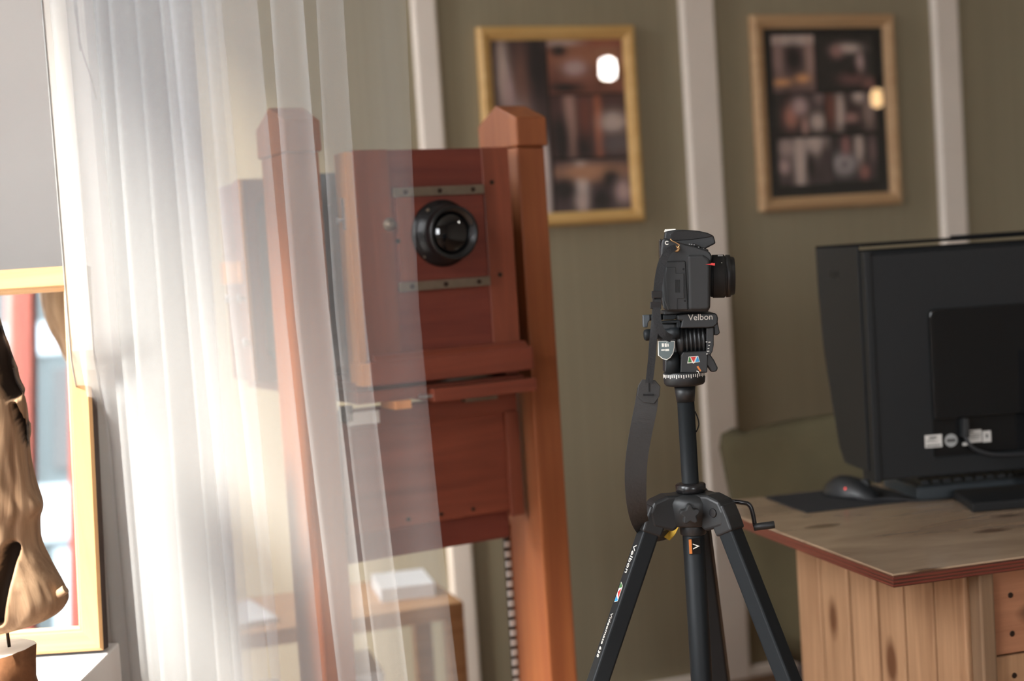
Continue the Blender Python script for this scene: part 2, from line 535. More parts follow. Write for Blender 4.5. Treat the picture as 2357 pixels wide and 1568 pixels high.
for zz in (1.0, 2.16):
    bx('window_rail', (0.8, YB - 0.085, zz), (1.7, YB - 0.025, zz + 0.04), 'red_frame', w2)
WY0, WY1, WZ0, WZ1 = -1.3, 1.64, 0.45, 2.8
bm = bmesh.new()
box(bm, (XL - 0.1, YB, 0), (XL, 3.25, WZ0))
box(bm, (XL - 0.1, YB, WZ1), (XL, 3.25, ZC))
box(bm, (XL - 0.1, YB, WZ0), (XL, WY0, WZ1))
box(bm, (XL - 0.1, WY1, WZ0), (XL, 2.46, WZ1))
box(bm, (XL - 0.1, 3.0, WZ0), (XL, 3.25, WZ1))
structure(to_obj('wall_left', bm, 'white_wall'))
w3 = thing('window_3', 'narrow side window beyond the white partition', 'window'); del w3['category']; structure(w3)
bx('window_rail', (XL - 0.09, 2.46, WZ1 - 0.05), (XL - 0.01, 3.0, WZ1), 'red_frame', w3)
bx('window_rail', (XL - 0.09, 2.46, WZ0), (XL - 0.01, 3.0, WZ0 + 0.05), 'red_frame', w3)
for yy in (2.46, 2.95):
    bx('window_stile', (XL - 0.09, yy, WZ0 + 0.05), (XL - 0.01, yy + 0.05, WZ1 - 0.05), 'red_frame', w3)
structure(bx('wall_partition', (XL, 2.36, 0), (-0.5, 2.42, ZC), 'white_wall', bevel=0.004))

# shop window in the left wall
win = thing('window_1', 'large shop window with red-brown wooden bars', 'window'); del win['category']; structure(win)
fr = bmesh.new()
for lo, hi in (((WY0, WZ0), (WY1, WZ0 + 0.06)), ((WY0, WZ1 - 0.06), (WY1, WZ1)), ((WY0, WZ0), (WY0 + 0.06, WZ1)), ((WY1 - 0.06, WZ0), (WY1, WZ1))):
    box(fr, (XL - 0.09, lo[0], lo[1]), (XL - 0.01, hi[0], hi[1]))
to_obj('window_frame', fr, 'red_frame', win, bevel=0.004)
for yy in (-0.9, -0.4, 0.1, 0.62):
    bx('mullion', (XL - 0.08, yy - 0.022, WZ0 + 0.06), (XL - 0.02, yy + 0.022, WZ1 - 0.06), 'red_frame', win, bevel=0.004)
bx('transom', (XL - 0.078, WY0 + 0.06, 2.62), (XL - 0.022, WY1 - 0.06, 2.66), 'red_frame', win)
bx('window_pane', (XL - 0.052, WY0 + 0.06, WZ0 + 0.06), (XL - 0.048, WY1 - 0.06, WZ1 - 0.06), 'win_glass', win)

# cream battens on the green wall
def batten(name, x0, x1, lab):
    prof = [(x0, 0), (x0, -0.012), (x0 + 0.006, -0.022), (x1 - 0.006, -0.022), (x1, -0.012), (x1, 0)]
    o = pr(name, prof, 0, ZC, 'trim', plane='XY', mw=WM, bevel=0.002)
    structure(o, lab)
batten('trim_1', -0.214, -0.149, 'cream batten behind the wooden camera')
batten('trim_2', 0.532, 0.632, 'wide cream batten behind the tripod')
batten('trim_3', 1.328, 1.414, 'cream batten behind the monitor')
batten('trim_4', 2.15, 2.23, None)
batten('trim_5', -0.95, -0.88, None)
structure(bx('baseboard_back', (-1.6, -0.02, 0), (4.6, 0, 0.03), 'trim', mw=WM, bevel=0.004))

# street outside, seen in the mirror through the window
st = thing('street_building', 'pale street facade beyond the shop window', 'building', Matrix.Translation((-9, 0, -0.3)))
bx('facade', (-0.4, -9, 0), (0, 9, 2.6), 'facade', st)
bx('cornice', (-0.4, -9, 2.6), (0.15, 9, 2.9), 'facade_trim', st)
for k in range(6):
    w_ = bx('window', (0, -8 + k * 2.8, 0.9), (0.04, -6.8 + k * 2.8, 2.1), 'facade_trim', st)
    bx('pane', (0.04, -7.9 + k * 2.8, 1.0), (0.05, -6.9 + k * 2.8, 2.0), 'mon_gloss', w_)
s2 = thing('street_building', 'grey building closing the street beyond the shop window', 'building', Matrix.Translation((-6, -14, -0.3)))
bx('facade', (-6, -0.4, 0), (4, 0, 7), 'facade', s2)
for k, (z0, z1) in enumerate(((0.0, 0.9), (2.2, 2.9), (4.6, 5.0))):
    bx('facade_band', (-6, 0, z0), (4, 0.08, z1), 'facade_trim', s2)
for k in range(6):
    bx('pillar', (-5.6 + k * 1.7, 0, 0), (-5.3 + k * 1.7, 0.15, 7), 'brick', s2)
    bx('window', (-5.0 + k * 1.7, 0, 3.1), (-4.2 + k * 1.7, 0.05, 4.4), 'mon_gloss', s2)
    bx('window', (-5.0 + k * 1.7, 0, 1.0), (-4.2 + k * 1.7, 0.05, 2.1), 'facade_trim', s2)
pv = bx('pavement', (-9.4, -14, -0.4), (XL - 0.1, 9, -0.3), 'pavement'); structure(pv)

# ------------------------------------------------------------------ framed collages
def collage(name, w, h, blobs, base_c, parent, mw, n=46):
    bm = bmesh.new()
    nx, ny = n, int(n * h / w)
    V = [[bm.verts.new((w * i / nx, 0, h * j / ny)) for i in range(nx + 1)] for j in range(ny + 1)]
    for j in range(ny):
        for i in range(nx):
            bm.faces.new([V[j][i], V[j][i + 1], V[j + 1][i + 1], V[j + 1][i]])
    o = to_obj(name, bm, 'print', parent, mw=mw)
    me = o.data
    ca = me.color_attributes.new('Col', 'FLOAT_COLOR', 'POINT')
    for v in me.vertices:
        u, t = v.co.x / w, v.co.z / h
        c = list(lin(base_c)[:3])
        g = noise.noise(Vector((u * 5, t * 5, w * 97))) * 0.5 + 0.5
        c = [q * (0.5 + g) for q in c]
        for (bx_, bz_, rx, rz, col_, pw) in blobs:
            q = math.exp(-(abs((u - bx_) / rx) ** pw + abs((t - bz_) / rz) ** pw))
            q *= 1.35 + 0.4 * noise.noise(Vector((u * 14, t * 14, 3)))
            lc = lin(col_)
            c = [a + (b_ - a) * max(0, min(1, q)) for a, b_ in zip(c, lc)]
        ca.data[v.index].color = (*[min(0.85, q_ * 1.35) for q_ in c], 1)
    return o

def picture(name, x0, x1, z0, z1, fw, frame_mat, label, photos, mat_border):
    t = thing(name, label, 'picture', WM @ Matrix.Translation((x0, 0, z0)))
    w, h = x1 - x0, z1 - z0
    prof_n = 5
    def rail(nm, p0, p1, inn):
        bm = bmesh.new()
        P0, P1, I = Vector(p0), Vector(p1), Vector(inn)
        A = (P1 - P0).normalized()
        prof = [(0, 0), (0, -0.016), (0.25, -0.024), (0.6, -0.022), (0.85, -0.014), (1, -0.012), (1, 0)]
        r0 = [bm.verts.new(P0 + I * fw * s + A * fw * s + Vector((0, y, 0))) for s, y in prof]
        r1 = [bm.verts.new(P1 + I * fw * s - A * fw * s + Vector((0, y, 0))) for s, y in prof]
        for k in range(len(prof) - 1): bm.faces.new([r0[k], r0[k + 1], r1[k + 1], r1[k]])
        bm.faces.new([r0[-1], r0[0], r1[0], r1[-1]])
        bm.faces.new(r0); bm.faces.new(r1[::-1])
        to_obj(nm, bm, frame_mat, t)
    rail('frame_rail', (0, 0, 0), (w, 0, 0), (0, 0, 1))
    rail('frame_rail', (0, 0, h), (w, 0, h), (0, 0, -1))
    rail('frame_stile', (0, 0, 0), (0, 0, h), (1, 0, 0))
    rail('frame_stile', (w, 0, 0), (w, 0, h), (-1, 0, 0))
    bx('mat_board', (fw * 0.9, -0.007, fw * 0.9), (w - fw * 0.9, -0.001, h - fw * 0.9), 'mat_black', t)
    iw, ih = w - 2 * fw, h - 2 * fw
    for (a, b, c, d_, bc, bl) in photos:
        collage('photo', (c - a) * iw, (d_ - b) * ih, bl, bc, t, Matrix.Translation((fw + a * iw, -0.0078, fw + b * ih)))
    bx('glass', (fw * 0.9, -0.0112, fw * 0.9), (w - fw * 0.9, -0.0102, h - fw * 0.9), 'pic_glass', t)
    return t

LT, PK, OR, DK, WH = (190, 170, 160), (178, 150, 146), (170, 96, 66), (34, 26, 26), (212, 196, 188)
picture('framed_collage', -0.045, 0.392, 1.281, 1.798, 0.034, 'gold',
        'gold framed photo collage without dark border, behind the wooden camera', [
    (0.0, 0.0, 0.405, 1.0, (66, 48, 46), [(.2, .80, .1, .2, LT, 2), (.3, .66, .1, .14, PK, 2), (.55, .75, .14, .2, (112, 78, 66), 2), (.85, .85, .18, .2, DK, 2), (.4, .55, .25, .1, (150, 128, 124), 2), (.1, .45, .2, .1, DK, 2), (.85, .2, .1, .24, (206, 190, 184), 4), (.5, .1, .3, .1, DK, 2)]),
    (0.42, 0.685, 1.0, 1.0, (120, 72, 56), [(.2, .93, .25, .06, LT, 2), (.75, .92, .2, .07, (150, 70, 50), 2), (.45, .7, .4, .2, (150, 96, 70), 2), (.35, .48, .14, .13, PK, 2), (.8, .6, .15, .3, (160, 112, 86), 2), (.2, .12, .2, .08, DK, 2), (.15, .8, .1, .1, DK, 2)]),
    (0.42, 0.315, 1.0, 0.675, (78, 50, 46), [(.25, .6, .07, .6, (170, 132, 120), 2), (.62, .5, .05, .6, OR, 2), (.42, .2, .1, .2, DK, 2), (.12, .3, .12, .4, DK, 2), (.82, .55, .16, .16, LT, 2), (.85, .2, .2, .16, (96, 84, 84), 2), (.45, .7, .08, .3, (112, 62, 50), 2)]),
    (0.42, 0.0, 1.0, 0.30, (74, 58, 60), [(.35, .6, .08, .35, WH, 2), (.5, .75, .5, .16, (176, 128, 98), 2), (.35, .2, .08, .2, (190, 168, 160), 2), (.12, .45, .15, .2, DK, 2), (.75, .6, .12, .2, DK, 2), (.9, .35, .1, .2, PK, 2), (.6, .2, .12, .2, DK, 2)]),
], False)
picture('framed_collage', 0.742, 1.196, 1.286, 1.823, 0.036, 'gold_dull',
        'gold framed collage of six photos on a wide black mat', [
    (0.07, 0.62, 0.42, 0.96, (96, 74, 70), [(.5, .92, .6, .1, LT, 4), (.15, .6, .1, .3, (150, 122, 116), 2), (.88, .6, .1, .35, (160, 130, 120), 2), (.5, .6, .2, .25, DK, 2), (.2, .18, .2, .06, (206, 150, 104), 2), (.7, .24, .16, .07, (206, 150, 104), 2)]),
    (0.44, 0.63, 0.92, 0.955, (36, 32, 30), [(.55, .76, .2, .08, LT, 2), (.35, .7, .1, .1, (150, 112, 106), 2), (.75, .5, .06, .16, PK, 2), (.6, .2, .2, .1, (110, 74, 70), 2), (.9, .1, .12, .1, (120, 82, 76), 2), (.6, .35, .1, .1, DK, 2)]),
    (0.08, 0.37, 0.48, 0.61, (44, 34, 34), [(.3, .45, .13, .25, (168, 112, 96), 2), (.5, .7, .14, .2, PK, 2), (.85, .3, .14, .2, LT, 2), (.58, .2, .06, .22, (170, 130, 120), 2), (.9, .9, .12, .2, (120, 100, 98), 2)]),
    (0.49, 0.375, 0.92, 0.61, (56, 40, 38), [(.28, .5, .08, .5, LT, 2), (.1, .6, .1, .4, (112, 66, 54), 2), (.5, .35, .12, .12, (160, 120, 112), 2), (.85, .5, .1, .4, (140, 118, 110), 2), (.5, .1, .2, .12, DK, 2), (.66, .9, .1, .14, LT, 2)]),
    (0.08, 0.07, 0.52, 0.35, (66, 54, 54), [(.15, .8, .14, .2, (160, 140, 134), 2), (.4, .5, .1, .7, LT, 2), (.7, .85, .22, .2, LT, 2), (.1, .4, .1, .14, PK, 2), (.6, .4, .07, .3, DK, 2), (.9, .5, .1, .4, (70, 56, 56), 2)]),
    (0.53, 0.075, 0.91, 0.35, (50, 42, 42), [(.25, .4, .22, .2, (176, 166, 166), 2), (.25, .38, .1, .1, (120, 112, 112), 2), (.6, .75, .09, .3, LT, 2), (.3, .8, .08, .2, (150, 104, 100), 2), (.7, .2, .1, .14, (150, 100, 92), 2), (.9, .7, .08, .3, (112, 90, 88), 2)]),
], True)

# pendant lamps of the room, mirrored in the picture glass
def pendant(loc, rr, hh, mat, lab):
    t = thing('pendant_lamp', lab, 'lamp', Matrix.Translation(loc), 'pendant lamps')
    la('bulb', [(-hh, rr * 0.6), (-hh * 0.8, rr * 0.95), (-hh * 0.3, rr), (hh * 0.4, rr), (hh * 0.8, rr * 0.9), (hh, rr * 0.6)], (0, 0, 0), (0, 0, 1), mat, t, 20)
    la('socket', [(hh, 0.02), (hh + 0.05, 0.02), (hh + 0.06, 0.008)], (0, 0, 0), (0, 0, 1), 'black_plastic', t, 16)
    cyl('cord', (0, 0, hh + 0.06), (0, 0, ZC - loc[2]), 0.003, 'cable', t, 8)
pendant((2.286, 1.588, 2.057), 0.036, 0.047, 'bulb_white', 'bright jar-shaped pendant lamp mirrored in the collage behind the wooden camera')
pendant((3.039, 2.541, 1.811), 0.024, 0.04, 'bulb_warm', 'small warm pendant bulb mirrored in the black matted collage')

# ------------------------------------------------------------------ studio camera stand
SO = (-0.1171, 2.3, 0)
SM = frame_m(SO, R(28))
stand = thing('camera_stand', 'tall mahogany stand with two gable-capped posts carrying the wooden camera', 'stand', SM)
for sx in (-1, 1):
    xi, xo = 0.176 * sx, 0.229 * sx
    x0, x1 = min(xi, xo), max(xi, xo)
    post = bx('post', (x0, 0.02, 0), (x1, 0.145, 1.392), 'mahog_post', stand, bevel=0.003)
    bm = bmesh.new()
    prism(bm, [(0.012, 1.392), (0.153, 1.392), (0.153, 1.440), (0.0825, 1.468), (0.012, 1.440)], x0 - 0.003, x1 + 0.003, 'YZ')
    to_obj('post_cap', bm, 'mahog_post', stand, bevel=0.003)
    pr('foot', [(-0.1, 0), (0.52, 0), (0.52, 0.05), (0.2, 0.11), (0.0, 0.11), (-0.1, 0.05)], x0 - 0.004, x1 + 0.004, 'mahog_post', stand, 'YZ', bevel=0.004)
bx('cross_beam', (-0.176, 0.06, 0.16), (0.176, 0.1, 0.24), 'mahog_h', stand, bevel=0.003)
# hanging apron box under the bed
ap = bx('apron_panel', (-0.158, 0.062, 0.775), (0.146, 0.085, 0.955), 'mahog_h', stand, bevel=0.002)
bx('apron_top_rail', (-0.158, 0.056, 0.945), (0.164, 0.085, 0.978), 'mahog_h', stand, bevel=0.002)
bx('apron_stile', (0.139, 0.052, 0.766), (0.164, 0.085, 0.946), 'mahog', stand, bevel=0.002)
bx('apron_bottom_rail', (-0.158, 0.07, 0.727), (0.142, 0.092, 0.776), 'mahog_red', stand, bevel=0.002)
for x in (-0.05, 0.01, 0.07):
    la('screw', [(0, 0.0035), (0.002, 0.0035)], (x, 0.062, 0.787), (0, -1, 0), 'screw', ap, 10)
# steel rack on the inner side of the right-hand post
rk = bx('rack_bar', (0.166, 0.142, 0.2), (0.176, 0.146, 0.74), 'screw', stand)
tooth = bmesh.new()
box(tooth, (-0.0045, -0.004, -0.0055), (0.0045, 0, 0.0055))
t0 = to_obj('rack_tooth', tooth, 'rack_steel', rk, mw=Matrix.Translation((0.171, 0.142, 0.735)))
for k in range(1, 30):
    t1 = t0.copy(); COL.objects.link(t1); t1.parent = rk
    t1.matrix_local = Matrix.Translation((0.171, 0.142, 0.735 - k * 0.0178))

# ------------------------------------------------------------------ wooden studio camera
wc = thing('studio_camera', 'antique mahogany bellows camera with black brass-age lens', 'camera', SM)
wc['label'] = 'antique mahogany bellows camera with black lens on the tall stand'
CX = 0.009
bx('bed', (-0.15, -0.002, 0.992), (0.15, 0.56, 1.012), 'mahog_h', wc, bevel=0.002)
for sx in (-1, 1):
    bx('bed_rail', (sx * 0.135 - 0.012, 0.01, 1.012), (sx * 0.135 + 0.012, 0.56, 1.026), 'mahog', wc, bevel=0.002)
ext = bx('sliding_bed', (-0.03, -0.03, 0.985), (0.158, 0.3, 1.006), 'mahog_h', wc, bevel=0.001)
bx('groove_plate', (-0.045, -0.024, 0.993), (-0.022, 0.02, 0.997), 'steel', ext)
bx('bed_stop', (-0.09, -0.012, 0.978), (-0.062, 0.05, 0.992), 'ochre_lit', wc, bevel=0.001)
bx('bracket', (0.055, 0.03, 0.972), (0.115, 0.05, 0.986), 'brass', wc, bevel=0.001)
bx('latch', (-0.158, 0.02, 0.957), (-0.105, 0.03, 0.978), 'sticker', wc, bevel=0.001)
bx('latch_block', (-0.17, 0.02, 0.964), (-0.15, 0.034, 0.99), 'lens_black', wc, bevel=0.001)
# front standard: frame box, two stiles, lens board between them
fsx0, fsx1 = -0.1271, 0.1485
bx('front_frame', (fsx0, 0.012, 1.02), (fsx1, 0.045, 1.389), 'mahog', wc, bevel=0.002)
bx('front_stile', (fsx0, 0.0, 1.05), (-0.068, 0.012, 1.391), 'mahog', wc, bevel=0.0015)
bx('front_stile', (0.098, 0.0, 1.05), (fsx1, 0.012, 1.3905), 'mahog', wc, bevel=0.0015)
bx('front_panel', (-0.068, 0.002, 1.05), (0.098, 0.012, 1.390), 'mahog_red', wc, bevel=0.001)
bx('edge_strip', (fsx0 - 0.014, 0.002, 1.02), (fsx0, 0.048, 1.3885), 'ochre_lit', wc, bevel=0.0015)
bx('bottom_bar', (fsx0 - 0.005, -0.022, 1.02), (0.160, 0.012, 1.058), 'mahog_h', wc, bevel=0.002)
pr('bottom_moulding', [(-0.018, 1.058), (0.0, 1.058), (0.0, 1.068), (-0.006, 1.066)], fsx0 + 0.008, 0.155, 'mahog_h', wc, 'YZ')
bx('bar_end', (fsx0 - 0.019, -0.021, 1.021), (fsx0 - 0.005, 0.03, 1.057), 'ochre_lit', wc, bevel=0.001)
lb = bx('lens_board', (-0.062, -0.005, 1.178), (0.094, 0.002, 1.318), 'mahog_red', wc, bevel=0.001)
bx('board_stile', (-0.062, -0.0056, 1.182), (-0.036, -0.005, 1.314), 'mahog', lb)
for z in (1.3185, 1.168):
    st_ = bx('clamp_strip', (-0.066, -0.0075, z - 0.004), (0.096, 0.0, z + 0.011), 'brass', wc, bevel=0.0008)
    for x in (-0.045, 0.015, 0.075):
        la('screw', [(0, 0.0042), (0.0012, 0.0036)], (x, -0.0075, z + 0.0035), (0, -1, 0), 'screw', st_, 12)
for x, z in ((0.114, 1.333), (0.118, 1.18), (-0.064, 1.245)):
    la('wood_screw', [(0, 0.004), (0.0015, 0.0035)], (x, -0.0004 if x > 0 else -0.006, z), (0, -1, 0), 'screw', wc, 12)
la('turn_button', [(0, 0.011), (0.003, 0.0105), (0.004, 0.004), (0.009, 0.004)], (-0.074, 0.0, 1.272), (0, -1, 0), 'brass', wc, 18)
lp = bx('lock_plate', (fsx0 - 0.0155, 0.016, 1.268), (fsx0 - 0.014, 0.026, 1.318), 'steel', wc)
la('pin', [(0, 0.003), (0.008, 0.003), (0.009, 0.005), (0.011, 0.004)], (fsx0 - 0.0155, 0.021, 1.283), (-1, 0, 0), 'steel', lp, 12)
# lens
lc = (0.014, -0.005, 1.2535)
ls = la('lens_barrel', [(0, 0.054), (0.006, 0.054), (0.008, 0.0505), (0.011, 0.0505), (0.013, 0.0475), (0.024, 0.0455), (0.026, 0.0425), (0.036, 0.042), (0.038, 0.0435), (0.045, 0.0435), (0.047, 0.0415), (0.046, 0.037), (0.036, 0.034), (0.036, 0.001)], lc, (0.02, -1, -0.02), 'lens_black', wc, 48)
bm = bmesh.new()
lathe(bm, [(0.0365, 0.034), (0.039, 0.029), (0.042, 0.02), (0.0435, 0.01), (0.044, 0.0)], lc, (0.02, -1, -0.02), 40)
to_obj('lens_glass', bm, 'lens_glass', ls)
la('barrel_screw', [(0, 0.003), (0.004, 0.003)], (lc[0] - 0.028, -0.022, lc[2] + 0.036), (-0.6, 0, 0.75), 'brass', ls, 10)
for sx in (-1, 1):
    la('flange_screw', [(0, 0.0025), (0.002, 0.002)], (lc[0] + sx * 0.036, -0.012, lc[2] - 0.036), (0, -1, 0), 'brass', ls, 10)
# bellows: zigzag rings with chamfered corners between the two standards
bm = bmesh.new(); prev = None
NB = 30
for k in range(NB + 1):
    f = k / NB
    hw = 0.112 + 0.05 * f - (0.009 if k % 2 else 0)
    hh = 0.150 + 0.035 * f - (0.009 if k % 2 else 0)
    y = 0.045 + 0.345 * f
    zc = 1.212 - 0.015 * f
    c = 0.05
    ring = [bm.verts.new((CX * (1 - f) + px_, y, zc + pz_)) for px_, pz_ in ((-hw + c, -hh), (hw - c, -hh), (hw, -hh + c), (hw, hh - c), (hw - c, hh), (-hw + c, hh), (-hw, hh - c), (-hw, -hh + c))]
    if prev:
        for j in range(8): bm.faces.new([prev[j], prev[(j + 1) % 8], ring[(j + 1) % 8], ring[j]])
    prev = ring
to_obj('bellows', bm, 'bellows', wc)
# rear standard
bx('rear_frame', (-0.19, 0.39, 1.012), (0.19, 0.43, 1.378), 'mahog', wc, bevel=0.003)
bx('rear_box', (-0.187, 0.43, 1.012), (0.187, 0.53, 1.374), 'mahog_red', wc, bevel=0.003)
bx('rear_edge', (-0.1925, 0.385, 1.015), (-0.186, 0.391, 1.378), 'ochre_lit', wc)
rr_ = bx('ghost_rail', (-0.196, 0.40, 1.192), (-0.19, 0.53, 1.232), 'ochre_lit', wc, bevel=0.001)  # added bar in place of a reflected wooden band
for y, z in ((0.41, 1.165), (0.48, 1.165), (0.4, 1.085)):
    la('glint_knob', [(0, 0.003), (0.006, 0.003), (0.007, 0.008), (0.013, 0.008), (0.014, 0.005)], (-0.19, y, z), (-1, 0, 0), 'steel', wc, 16)  # added knobs in place of reflected bulb glints

# ------------------------------------------------------------------ tripod
TX, TY = 0.2130, 1.78
TM = Matrix.Translation((TX, TY, 0))
tri = thing('tripod', 'black camera tripod with fluid head standing before the green wall', 'tripod', TM)
PM = 1 / 1839.0
def hd(cx, cy, ang=R(3.4)):
    """crop coordinates of the head (7.468 px per photo px) -> local x, z about the pan base centre"""
    dx, dz = (cx - 858) / 7.468 * PM, -(cy - 1345) / 7.468 * PM
    return (dx * math.cos(ang) + dz * math.sin(ang), 1.0433 + dz * math.cos(ang) - dx * math.sin(ang))
def hp(L): return [hd(*q) for q in L]
zb = 1.0433
# centre column, collar
cyl('centre_column', (0, 0, 0.40), (0, 0, zb - 0.012), 0.0108, 'black_metal', tri, 28)
cyl('lower_column', (0, 0, 0.36), (0, 0, 0.872), 0.0138, 'black_metal', tri, 28, bev=0.001)
la('column_collar', [(0, 0.0165), (0.002, 0.019), (0.010, 0.019), (0.0115, 0.0175), (0.013, 0.0115)], (0, 0, 0.898), (0, 0, 1), 'black_gloss', tri, 36)
cyl('column_sleeve', (0, 0, 0.845), (0, 0, 0.862), 0.0165, 'black_plastic', tri, 28, bev=0.001)
sk = bx('column_sticker', (-0.008, -0.0146, 0.842 - 0.02), (0.006, -0.0139, 0.842), 'mon_gloss', tri)
bx('sticker_mark', (-0.008, -0.0149, 0.823), (-0.0045, -0.0145, 0.841), 'orange_ink', sk)
text('sticker_letter', 'V', 0.012, 'white_ink', sk, Matrix.Translation((0.0015, -0.0149, 0.832)) @ FRONT @ Matrix.Rotation(R(90), 4, 'Z'))
tube('hanging_loop', [(0.011, 0.0, 1.0), (0.0135, -0.003, 0.992), (0.0145, -0.003, 0.983), (0.011, 0, 0.974)], 0.0008, 'strap', tri, 6)
# spider
la('hub', [(0, 0.026), (0.003, 0.031), (0.03, 0.034), (0.038, 0.030), (0.040, 0.02)], (0, 0, 0.858), (0, 0, 1), 'black_plastic', tri, 36)
ASP = {'l': 193, 'r': -46, 'b': 74}
SL = 0.43
for key, az in ASP.items():
    o = Vector((math.cos(R(az)), math.sin(R(az)), 0)); tg = Vector((-o.y, o.x, 0))
    # shoulder yoke of this leg
    ym = cols(o, tg, Vector((0, 0, 1)), (0, 0, 0))
    yk = pr('leg_yoke', [(0.012, 0.868), (0.03, 0.853), (0.058, 0.862), (0.061, 0.880), (0.054, 0.893), (0.036, 0.899), (0.012, 0.898)], -0.0148, 0.0148, 'black_plastic', tri, 'XZ', bevel=0.004, mw=ym, seg=3)
    la('hinge_pin', [(0, 0.006), (0.0015, 0.005)], (0.045, -0.0148, 0.878), (0, -1, 0), 'black_gloss', yk, 16)
    ld = (o * SL + Vector((0, 0, -1))).normalized()
    nrm = tg.cross(ld); nrm = nrm if nrm.dot(o) > 0 else -nrm
    p0 = o * 0.046 + Vector((0, 0, 0.884))
    lm = cols(nrm, ld.cross(nrm), ld, p0)          # x outward, y sideways, z down the leg
    Ltot = 0.884 / -ld.z
    leg = bx('leg', (-0.0112, -0.0116, 0.03), (0.0112, 0.0116, 0.46), 'black_metal', tri, bevel=0.003, mw=lm, seg=3)
    jt = pr('leg_joint', [(-0.0135, 0.0), (0.0135, 0.0), (0.0142, 0.016), (0.0134, 0.034), (-0.0134, 0.034), (-0.0142, 0.016)], -0.014, 0.014, 'black_plastic', tri, 'XZ', bevel=0.003, mw=lm, seg=3)
    bx('leg_lock', (-0.015, -0.016, 0.43), (0.019, 0.016, 0.475), 'black_plastic', tri, bevel=0.003, mw=lm)
    bx('lower_leg', (-0.0095, -0.0105, 0.47), (0.0095, 0.0105, 0.76), 'black_metal', tri, bevel=0.002, mw=lm)
    bx('leg_lock', (-0.012, -0.013, 0.735), (0.015, 0.013, 0.775), 'black_plastic', tri, bevel=0.003, mw=lm)
    bx('foot_leg', (-0.0075, -0.0085, 0.77), (0.0075, 0.0085, Ltot - 0.02), 'black_metal', tri, bevel=0.002, mw=lm)
    la('rubber_foot', [(0, 0.012), (0.012, 0.014), (0.024, 0.010)], tuple(p0 + ld * Ltot), (0, 0, 1), 'rubber', tri, 20)
    if key == 'l':
        ysgn = 1 if (ld.cross(nrm)).dot(Vector((0.5, -0.87, 0))) > 0 else -1
        tm = lambda s: cols(Vector((0, 0, 1)), Vector((0, ysgn, 0)), Vector((1 * 1.0, 0, 0)), (0.0113, 0, s))
        text('brand_lettering', 'Velbon', 0.0135, 'white_ink', leg, tm(0.072), 0.0002, 0.0)
        text('model_lettering', 'Videomate 638', 0.0095, 'white_ink', leg, tm(0.172), 0.0002, 0.0)
        e = bmesh.new(); prism(e, [(-0.0135, -0.005), (0.0135, -0.005), (0.010, 0.005), (-0.010, 0.005)], 0, 0.0002, 'XY')
        em = to_obj('emblem', e, 'white_ink', leg, mw=tm(0.1165))
        for pts, mt_ in (([(-0.0125, -0.0042), (-0.005, -0.0042), (-0.008, 0.0042), (-0.0098, 0.0042)], 'green_ink'),
                         ([(-0.0065, 0.0042), (0.0065, 0.0042), (0.0, -0.0042)], 'red_ink'),
                         ([(0.0125, -0.0042), (0.005, -0.0042), (0.008, 0.0042), (0.0098, 0.0042)], 'blue_ink')):
            e = bmesh.new(); prism(e, pts, 0.0002, 0.0004, 'XY')
            q = to_obj('emblem_field', e, mt_, leg, mw=tm(0.1165))
# star knob
bm = bmesh.new()
star = []
for k in range(40):
    a = 2 * math.pi * k / 40
    star.append((-0.008 + (0.0105 + 0.0024 * math.cos(5 * a)) * math.sin(a), 0.878 + (0.0105 + 0.0024 * math.cos(5 * a)) * math.cos(a)))
prism(bm, star, -0.046, -0.033, 'XZ')
to_obj('star_knob', bm, 'rubber', tri, bevel=0.0015)
# crank
ck = tube('crank_arm', [(0.03, 0.005, 0.886), (0.062, -0.012, 0.883), (0.070, -0.014, 0.880), (0.0735, -0.015, 0.872), (0.076, -0.016, 0.853)], 0.0028, 'black_gloss', tri, 10, 4)
cyl('crank_grip', (0.0735, -0.018, 0.852), (0.0995, -0.022, 0.8545), 0.0047, 'black_plastic', ck, 20, bev=0.0008)
# pan base with tick marks
pb = la('pan_base', [(-0.0095, 0.020), (-0.0085, 0.0235), (-0.006, 0.0255), (0.0, 0.0262), (0.0065, 0.0262), (0.008, 0.0255), (0.0085, 0.024)], (0, 0, zb), (0, 0, 1), 'black_plastic', tri, 56)
la('column_neck', [(-0.03, 0.0112), (-0.0095, 0.0135)], (0, 0, zb), (0, 0, 1), 'black_plastic', tri, 32)
for k in range(28):
    a = R(180 + k * 180 / 27 + 2)
    big = k % 3 == 0
    tmx = cols(Vector((-math.sin(a), math.cos(a), 0)), Vector((math.cos(a), math.sin(a), 0)), Vector((0, 0, 1)), (0.0262 * math.cos(a), 0.0262 * math.sin(a), zb + 0.004))
    bx('tick_mark', (-0.0005, -0.0003, -0.0026 if big else -0.0014), (0.0005, 0.0003, 0.0022), 'white_ink', pb, mw=tmx)
# head body: lower block, drum with ribs, platform
pr('head_block', hp([(755, 1235), (770, 930), (800, 880), (1200, 860), (1225, 900), (1215, 1235)]), -0.021, 0.016, 'black_plastic', tri, bevel=0.0012)
cone = bmesh.new()
prism(cone, hp([(505, 1240), (505, 1030), (560, 985), (760, 985), (770, 1240)]), -0.012, 0.014, 'XZ')
to_obj('head_side_block', cone, 'black_plastic', tri, bevel=0.0015)
la('cone_boss', [(0, 0.0115), (0.026, 0.006)], (hd(660, 1240)[0], -0.008, hd(660, 1240)[1]), (0, -0.1, 1), 'black_metal', tri, 24)
